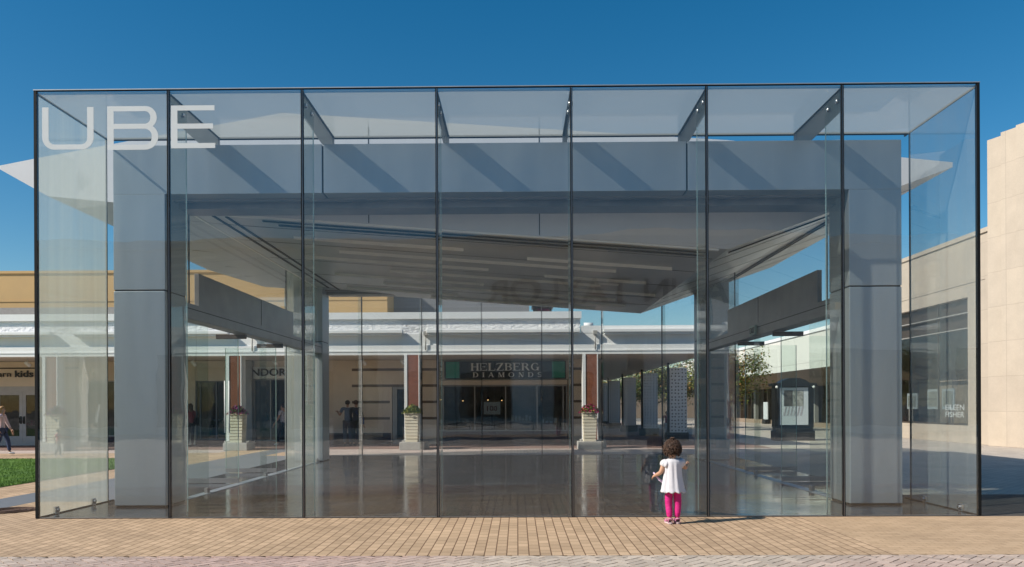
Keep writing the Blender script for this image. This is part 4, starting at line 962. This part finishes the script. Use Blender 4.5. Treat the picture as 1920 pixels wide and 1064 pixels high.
def hand_chains(wk, wr, d, side, s, curl=.4):
    """palm and five fingers from the wrist key wk at wr, pointing along d; side = vector towards the thumb"""
    d = d.normalized(); side = (side - d*side.dot(d)).normalized(); n = d.cross(side)
    palm = wr+d*.045*s; out = [[(wk, wr, .02*s), ('p'+wk, palm, (.026*s, .018*s))]]
    for i, (o_, l_) in enumerate(((.021, .062), (.007, .072), (-.008, .066), (-.021, .05))):
        a = palm+d*.03*s+side*o_*s; b = a+(d*(1-curl*.5)+n*curl*.5).normalized()*l_*.5*s; c = b+(d*(1-curl)+n*curl).normalized()*l_*.5*s
        out.append([('p'+wk, palm, .02*s), (None, a, .0095*s), (None, b, .0085*s), (None, c, .007*s)])
    t0 = palm-d*.02*s+side*.028*s
    out.append([('p'+wk, palm, .02*s), (None, t0, .011*s), (None, t0+(d*.6+side*.7).normalized()*.03*s, .0095*s), (None, t0+(d*.9+side*.5).normalized()*.055*s, .0075*s)])
    return out
def limb(a, d1, l1, d2, l2): b = a+d1.normalized()*l1; return b, b+d2.normalized()*l2
def person(label, loc, rz, H, arms, legs, colors, hair='short', shirt_to=.50, long_sleeve=False, skirt=False, woman=False, bag=None, group=None, lean=0.):
    t = thing('person', label, 'person', loc, group, rz); s = H
    skin_, top_, pants_, shoe_, hair_ = colors
    hipw, shw = (.052, .098) if woman else (.052, .118)
    pel = V(0, 0, .53)*s; chest = V(0, .0+lean*.2, .72)*s; neck = V(0, lean*.3, .845)*s; head = V(0, lean*.33+.012, .93)*s
    hips = [V(-hipw, 0, .515)*s, V(hipw, 0, .515)*s]; sh = [V(-shw, lean*.28, .815)*s, V(shw, lean*.28, .815)*s]
    body = [[('pel', pel, (.075*s, .058*s)), ('w', V(0, lean*.1, .62)*s, (.066*s, .05*s)), ('ch', chest, (.08*s, .058*s)), ('n0', V(0, lean*.28, .815)*s, (.055*s, .04*s)), ('n', neck, .03*s), ('h0', head-V(0, .004, .025)*s, (.043*s, .048*s)), ('h1', head+V(0, 0, .012)*s, (.046*s, .052*s)), ('h2', head+V(0, -.004, .042)*s, (.036*s, .04*s))],
            [('h0', head-V(0, .004, .025)*s, .045*s), ('nose', head+V(0, .055, -.012)*s, .007*s)]]
    shirt = [[('pel', V(0, 0, shirt_to)*s, (.082*s, .064*s)), ('w', V(0, lean*.1, .62)*s, (.076*s, .058*s)), ('ch', chest, (.09*s, .066*s)), ('n0', V(0, lean*.28, .822)*s, (.055*s, .042*s))]]
    pants = [[('pel', pel+V(0, 0, .02)*s, (.083*s, .064*s))]]
    shoes = []
    for k in (0, 1):
        sgn = -1 if k == 0 else 1
        ua, la = arms[k]
        el, wr = limb(sh[k], V(*ua), .165*s, V(*la), .145*s)
        kk = 'lr'[k]
        body.append([('n0', V(0, lean*.28, .815)*s, .05*s), ('s'+kk, sh[k], .036*s), ('e'+kk, el, .024*s), ('w'+kk, wr, .016*s)])
        body += hand_chains('w'+kk, wr, wr-el, V(-sgn*.7, .7, .2), s*1.0)
        sl = [('n0', V(0, lean*.28, .822)*s, .055*s), ('s'+kk, sh[k], .044*s), ('e'+kk, el if long_sleeve else sh[k].lerp(el, .62), .033*s)]
        if long_sleeve: sl.append(('w'+kk, el.lerp(wr, .93), .024*s))
        shirt.append(sl)
        ul, ll = legs[k]
        kn, an = limb(hips[k], V(*ul), .235*s, V(*ll), .235*s)
        body.append([('pel', pel, .07*s), ('hp'+kk, hips[k], .056*s), ('k'+kk, kn, .036*s), ('a'+kk, an, .022*s)])
        pants.append([('pel', pel+V(0, 0, .02)*s, .08*s), ('hp'+kk, hips[k], .066*s), ('k'+kk, kn, .046*s), ('a'+kk, an+V(0, 0, .012)*s, .034*s)])
        f = V(*ll).normalized(); fw = V(0, 1, 0)-f*f.y; fw = (fw.normalized()+V(0, 0, -.25 if f.y > -.3 else -.6)).normalized()
        toe = an+fw*.095*s+V(0, 0, -.012)*s
        body.append([('a'+kk, an, .022*s), ('ft'+kk, an+fw*.05*s-V(0, 0, .012)*s, .018*s)])
        shoes.append([[(None, an-fw*.02*s-V(0, 0, .012)*s, (.026*s, .026*s)), (None, an+fw*.05*s-V(0, 0, .016)*s, (.028*s, .022*s)), (None, toe-V(0, 0, .006)*s, (.02*s, .016*s))]])
    skin_mesh('body', body, skin_, t); skin_mesh('shirt', shirt, top_, t)
    skin_mesh('trousers', pants, pants_, t)
    for c in shoes: skin_mesh('shoe', c, shoe_, t)
    g = MB(); hc = head+V(0, -.012, .022)*s
    g.ball(hc, V(.056, .060, .054)*s, 14, 9, lambda d: (1+.06*noise.noise(d*5)) if not (d.y > .35 and d.z < .35) else .72)
    if hair == 'long':
        g.loft([[(hc.x+rx*s*math.cos(a), hc.y-.022*s+ry*s*math.sin(a), hc.z+z*s) for a in [2*math.pi*i/12 for i in range(12)]] for z, rx, ry in ((.02, .054, .034), (-.05, .058, .034), (-.11, .056, .026), (-.15, .04, .016))])
    g.build('hair', hair_, t, local=True)
    g = MB()
    for sgn in (-1, 1): g.ball(head+V(sgn*.018, .049, .004)*s, .0055*s, 6, 5)
    g.build('eyes', 'eye', t, local=True); g = MB(); g.ball(head+V(0, .047, -.034)*s, V(.013, .006, .004)*s, 8, 5); g.build('mouth', 'lip', t, local=True)
    if bag:
        b_ = MB(); bx_ = V(*bag[1])*s; b_.box(bx_.x-.05*s, bx_.x+.05*s, bx_.y-.03*s, bx_.y+.03*s, bx_.z-.09*s, bx_.z+.07*s)
        o = b_.build('shoulder_bag', bag[0], t, local=True, bevel=.02)
        b_ = MB(); b_.tube([bx_+V(0, 0, .07)*s, V(.02, -.07, .74)*s, sh[1]*.95+V(0, 0, .045)*s, V(-.0, .06, .74)*s], .008*s, 6); b_.build('strap', bag[0], o, local=True)
    return t
DN = (0, 0, -1)
still = [((-.03, .02, -1), (0, .02, -1)), ((.03, .02, -1), (0, .02, -1))]
walk = [((-.02, .42, -1), (0, .12, -1)), ((.02, -.18, -1), (0, -.62, -1))]
walk2 = [((-.02, -.12, -1), (0, -.5, -1)), ((.02, .38, -1), (0, .05, -1))]
def stand(px, py, Y=None):
    Y = Y or EYE*LENS_PX/(py-PY); return (aX(px, Y, py), Y, .004)
person('woman with long blond hair in a pink cardigan and jeans walking at left edge', stand(4, 854, 25.4), R(-75), 1.58, [((-.15, .35, -1), (-.05, .5, -1)), ((.15, -.3, -1), (.05, .1, -1))], walk, ('skin', 'cardigan', 'jeans', 'shoewhite', 'hairblond'), 'long', .49, True, woman=True)
person('small child in a pink top running past the planter behind the end pane', stand(109, 855, 24.4), R(-80), .86, [((-.3, .6, -.7), (0, 1, .1)), ((.3, -.5, -.8), (.1, .5, -.8))], walk2, ('skin', 'pinktop', 'greypants', 'shoewhite', 'hairdark'), 'short', .5, woman=True)
person('dark haired person in black coat over a maroon top near the left steel column', stand(357, 834, 30.6), R(60), 1.66, [((-.2, .1, -1), (.1, .4, -1)), ((.2, .1, -1), (0, .5, -1))], still, ('skin2', 'maroon', 'blackcloth', 'shoedark', 'hairblack'), 'long', .44, True, woman=True, bag=('blackcloth', (.15, -.03, .6)))
person('woman in a patterned blouse and black trousers walking past the shop with dark capitals', stand(531, 835, 30.8), R(70), 1.64, [((-.15, .3, -1), (-.05, .6, -.8)), ((.15, -.2, -1), (.05, .2, -1))], walk, ('skin2', 'pattern', 'blackcloth', 'shoewhite', 'hairdark'), 'short', .48, woman=True)
person('man in a grey blue shirt and grey trousers standing before the banded wall', stand(652, 833, 30.9), R(12), 1.76, [((-.3, .3, -.9), (-.25, .7, .35)), ((.12, .05, -1), (0, .25, -1))], still, ('skin2', 'blueshirt', 'greypants', 'shoedark', 'hairblack'), 'short', .47)
person('person in a navy coat with a blue bag beside the man in grey', stand(667.5, 833, 30.8), R(-14), 1.76, [((-.12, .1, -1), (0, .5, -.8)), ((.2, .0, -1), (0, .3, -1))], still, ('skin2', 'navy', 'blackcloth', 'shoedark', 'hairdark'), 'short', .44, True, bag=('bluebag', (.14, .0, .56)))
person('child in a pink top seen between the perforated pillars', (aX(1250, 37.5), 37.5, .004), R(160), 1.22, [((-.1, .1, -1), (0, .2, -1)), ((.1, .1, -1), (0, .2, -1))], still, ('skin', 'pinktop', 'cotton', 'shoewhite', 'hairdark'), 'short', .5)

# the little girl at the glass
GX, GY = aX(1262, 10.36, 985), 10.36
G = thing('person', 'little curly haired girl in white blouse and hot pink leggings at the glass', 'person', (GX, GY, 0), None, R(4))
hd = V(-.005, .01, .975)
bd = [[('pel', V(0, 0, .50), (.088, .075)), ('w', V(0, 0, .61), (.080, .068)), ('ch', V(0, 0, .72), (.085, .066)), ('n0', V(0, 0, .815), (.06, .045)), ('n', V(0, .005, .862), .036), ('h0', hd-V(0, .0, .05), (.066, .070)), ('h1', hd+V(0, 0, .0), (.078, .082)), ('h2', hd+V(0, 0, .06), (.062, .065))],
      [('h0', hd-V(0, 0, .05), .06), ('nose', hd+V(0, .092, -.03), .010)]]
shl, shr = V(-.108, 0, .80), V(.108, 0, .80)
ell, wrl = V(-.155, .01, .665), V(-.20, .10, .625)
elr, wrr = V(.178, .055, .715), V(.225, .15, .745)
for kk, s0, e0, w0, sd in (('l', shl, ell, wrl, V(.6, .2, .8)), ('r', shr, elr, wrr, V(-.8, .1, .6))):
    bd.append([('n0', V(0, 0, .815), .055), ('s'+kk, s0, .038), ('e'+kk, e0, .030), ('f'+kk, e0.lerp(w0, .5), .028), ('w'+kk, w0, .021)])
    bd += hand_chains('w'+kk, w0, w0-e0, sd, .80, .55 if kk == 'l' else .25)
legs_ = []
for kk, sg, kn, an in (('l', -1, V(-.055, .012, .27), V(-.048, -.012, .068)), ('r', 1, V(.066, .005, .27), V(.052, .0, .068))):
    hp = V(sg*.052, 0, .45)
    bd.append([('pel', V(0, 0, .50), .08), ('hp'+kk, hp, .062), ('k'+kk, kn, .044), ('c'+kk, kn.lerp(an, .45)+V(0, -.008, 0), .041), ('a'+kk, an, .028)])
    bd.append([('a'+kk, an, .028), (None, an+V(sg*.012, .05, -.026), .022), (None, an+V(sg*.02, .10, -.036), .018)])
    legs_.append([('pel', V(0, 0, .53), (.070, .06)), ('hp'+kk, hp, .058), ('k'+kk, kn, .051), ('m'+kk, kn+V(0, -.004, -.04), .045), ('c'+kk, kn.lerp(an, .5)+V(0, -.008, 0), .047), ('a'+kk, an+V(0, 0, .012), .036)])
skin_mesh('body', bd, 'skin', G, 2); skin_mesh('leggings', legs_, 'hotpink', G, 2)
# blouse: gathered A-line with a ruffled hem and puffed cap sleeves
g = MB(); seg = 56; rings = []
prof = [(.848, .052, .046, 0), (.842, .075, .06, 0), (.828, .105, .075, .01), (.80, .122, .082, .05), (.76, .118, .086, .075), (.70, .112, .088, .09), (.62, .117, .094, .10), (.55, .130, .104, .10), (.48, .146, .116, .09), (.455, .150, .120, .05), (.445, .153, .123, .09), (.425, .158, .128, .12), (.412, .161, .131, .14), (.418, .150, .12, .1), (.46, .13, .105, .05)]
for z, rx, ry, wv in prof:
    ring = []
    for i in range(seg):
        a = 2*math.pi*i/seg
        k = 1+wv*(.5*math.sin(a*9+.6)+.35*math.sin(a*14+z*3)+.3*noise.noise(V(math.cos(a)*3, math.sin(a)*3, z*4)))
        ring.append((rx*k*math.cos(a), ry*k*math.sin(a), z+.010*wv/.14*math.sin(a*11)))
    rings.append(ring)
g.loft(rings, True, True)
for s0, e0, sg in ((shl, ell, -1), (shr, elr, 1)):
    d = (e0-s0).normalized(); a_ = s0-d*.01+V(-sg*.035, 0, .018); x_ = d.cross(V(0, 1, 0)).normalized(); y_ = d.cross(x_); rr = []
    for tt, r_, wv in ((0, .040, 0), (.02, .062, .06), (.045, .072, .09), (.07, .070, .1), (.088, .062, .14), (.092, .046, .1), (.08, .04, 0)):
        rr.append([tuple(a_+d*tt*1.05+(x_*math.cos(q)+y_*math.sin(q))*r_*(1+wv*math.sin(q*8))) for q in [2*math.pi*i/32 for i in range(32)]])
    g.loft(rr, True, True)
g.build('blouse', 'cotton', G, local=True)
for sg, an in ((-1, V(-.048, -.012, .068)), (1, V(.052, 0, .068))):
    o_ = MB(); x, y = an.x, an.y
    def solepts(z, e): return [(x+sg*.012*(p+.03)/.13+w_*(1+e), y+p*(1+e*.3), z) for p, w_ in ((-.045, -.022), (-.05, 0), (-.045, .022), (0, .028), (.06, .034), (.10, .030), (.125, .012), (.125, -.012), (.10, -.030), (.06, -.032), (0, -.027))]
    o_.loft([solepts(.004, 0), solepts(.012, .06), solepts(.026, .03)], False)
    sd = o_.build('sandal', 'sole', G, local=True)
    o_ = MB()
    for p, w_, zz in ((.085, .034, .052), (.055, .034, .064), (-.035, .030, .072)):
        o_.loft([[(x+sg*.012*(p+.03)/.13+w_*math.cos(q)*kk, y+p+dy, .024+(zz-.016)*math.sin(q)*kk) for q in [math.pi*i/10 for i in range(11)]] for kk, dy in ((1, -.012), (1.06, -.012), (1.06, .012), (1, .012))]+[[(x+sg*.012*(p+.03)/.13+w_*math.cos(q), y+p-.012, .024+(zz-.016)*math.sin(q)) for q in [math.pi*i/10 for i in range(11)]]], False, False)
    o_.tube([(x-.03, y+.05, .03), (x-.034, y, .05), (x-.026, y-.045, .07), (x, y-.055, .075), (x+.026, y-.045, .07), (x+.034, y, .05), (x+.03, y+.05, .03)], .008, 8)
    o_.build('strap', 'sandal', sd, local=True)
g = MB(); hc = hd+V(0, -.012, .018)
g.ball(hc, V(.099, .100, .101), 28, 18, lambda d: (1+.10*noise.noise(d*6)+.05*noise.noise(d*13)) if not (d.y > .45 and d.z < .5) else .70)
rnd = random.Random(4)
for i in range(260):
    a = rnd.uniform(0, 6.283); zz = rnd.uniform(-.75, 1); q = math.sqrt(max(0, 1-zz*zz)); d = V(q*math.cos(a), q*math.sin(a), zz)
    if d.y > .45 and d.z < .45: continue
    c = hc+V(d.x*.101, d.y*.101, d.z*.104); u = d.cross(V(0, 0, 1)); u = u.normalized() if u.length > .1 else V(1, 0, 0); v = d.cross(u)
    r_ = rnd.uniform(.012, .024); ph = rnd.uniform(0, 6.28)
    g.tube([c+(u*math.cos(ph+k*.9)+v*math.sin(ph+k*.9))*r_*(1-.05*k)+d*(.002*k+rnd.uniform(-.004, .012))-V(0, 0, .004*k) for k in range(8)], [.006]*7+[.002], 5)
for k in range(9):   # tuft on the crown
    a = k*.7; g.tube([hc+V(0, -.01, .10), hc+V(.022*math.cos(a), -.01+.022*math.sin(a), .125), hc+V(.034*math.cos(a+.8), -.01+.034*math.sin(a+.8), .118)], [.012, .010, .004], 6)
g.build('hair', 'hairdark', G, local=True)
g = MB()
for sg in (-1, 1): g.ball(hd+V(sg*.030, .080, -.008), .009, 8, 6)
g.build('eyes', 'eye', G, local=True)
g = MB(); g.ball(hd+V(0, .076, -.062), V(.018, .008, .006), 8, 6); g.build('mouth', 'lip', G, local=True)
g = MB()
for sg in (-1, 1): g.ball(hd+V(sg*.082, -.005, -.025), V(.012, .022, .03), 8, 6)
g.build('ears', 'skin', G, local=True)
ty = thing('toy_wand', 'pale lilac plastic toy held in the left hand of the little girl', 'toy', (GX-.19, GY+.13, .62))
g = MB(); g.tube([(GX-.225, GY+.15, .655), (GX-.185, GY+.14, .60), (GX-.125, GY+.10, .535)], [.011, .012, .013], 8); g.build('handle', 'toy', ty)
g = MB(); g.prism([(GX-.16, GY+.11, .585), (GX-.10, GY+.09, .545), (GX-.115, GY+.085, .515), (GX-.175, GY+.115, .56)], [(GX-.16, GY+.13, .585), (GX-.10, GY+.11, .545), (GX-.115, GY+.105, .515), (GX-.175, GY+.135, .56)]); g.build('blade', 'toy', ty, bevel=.004)
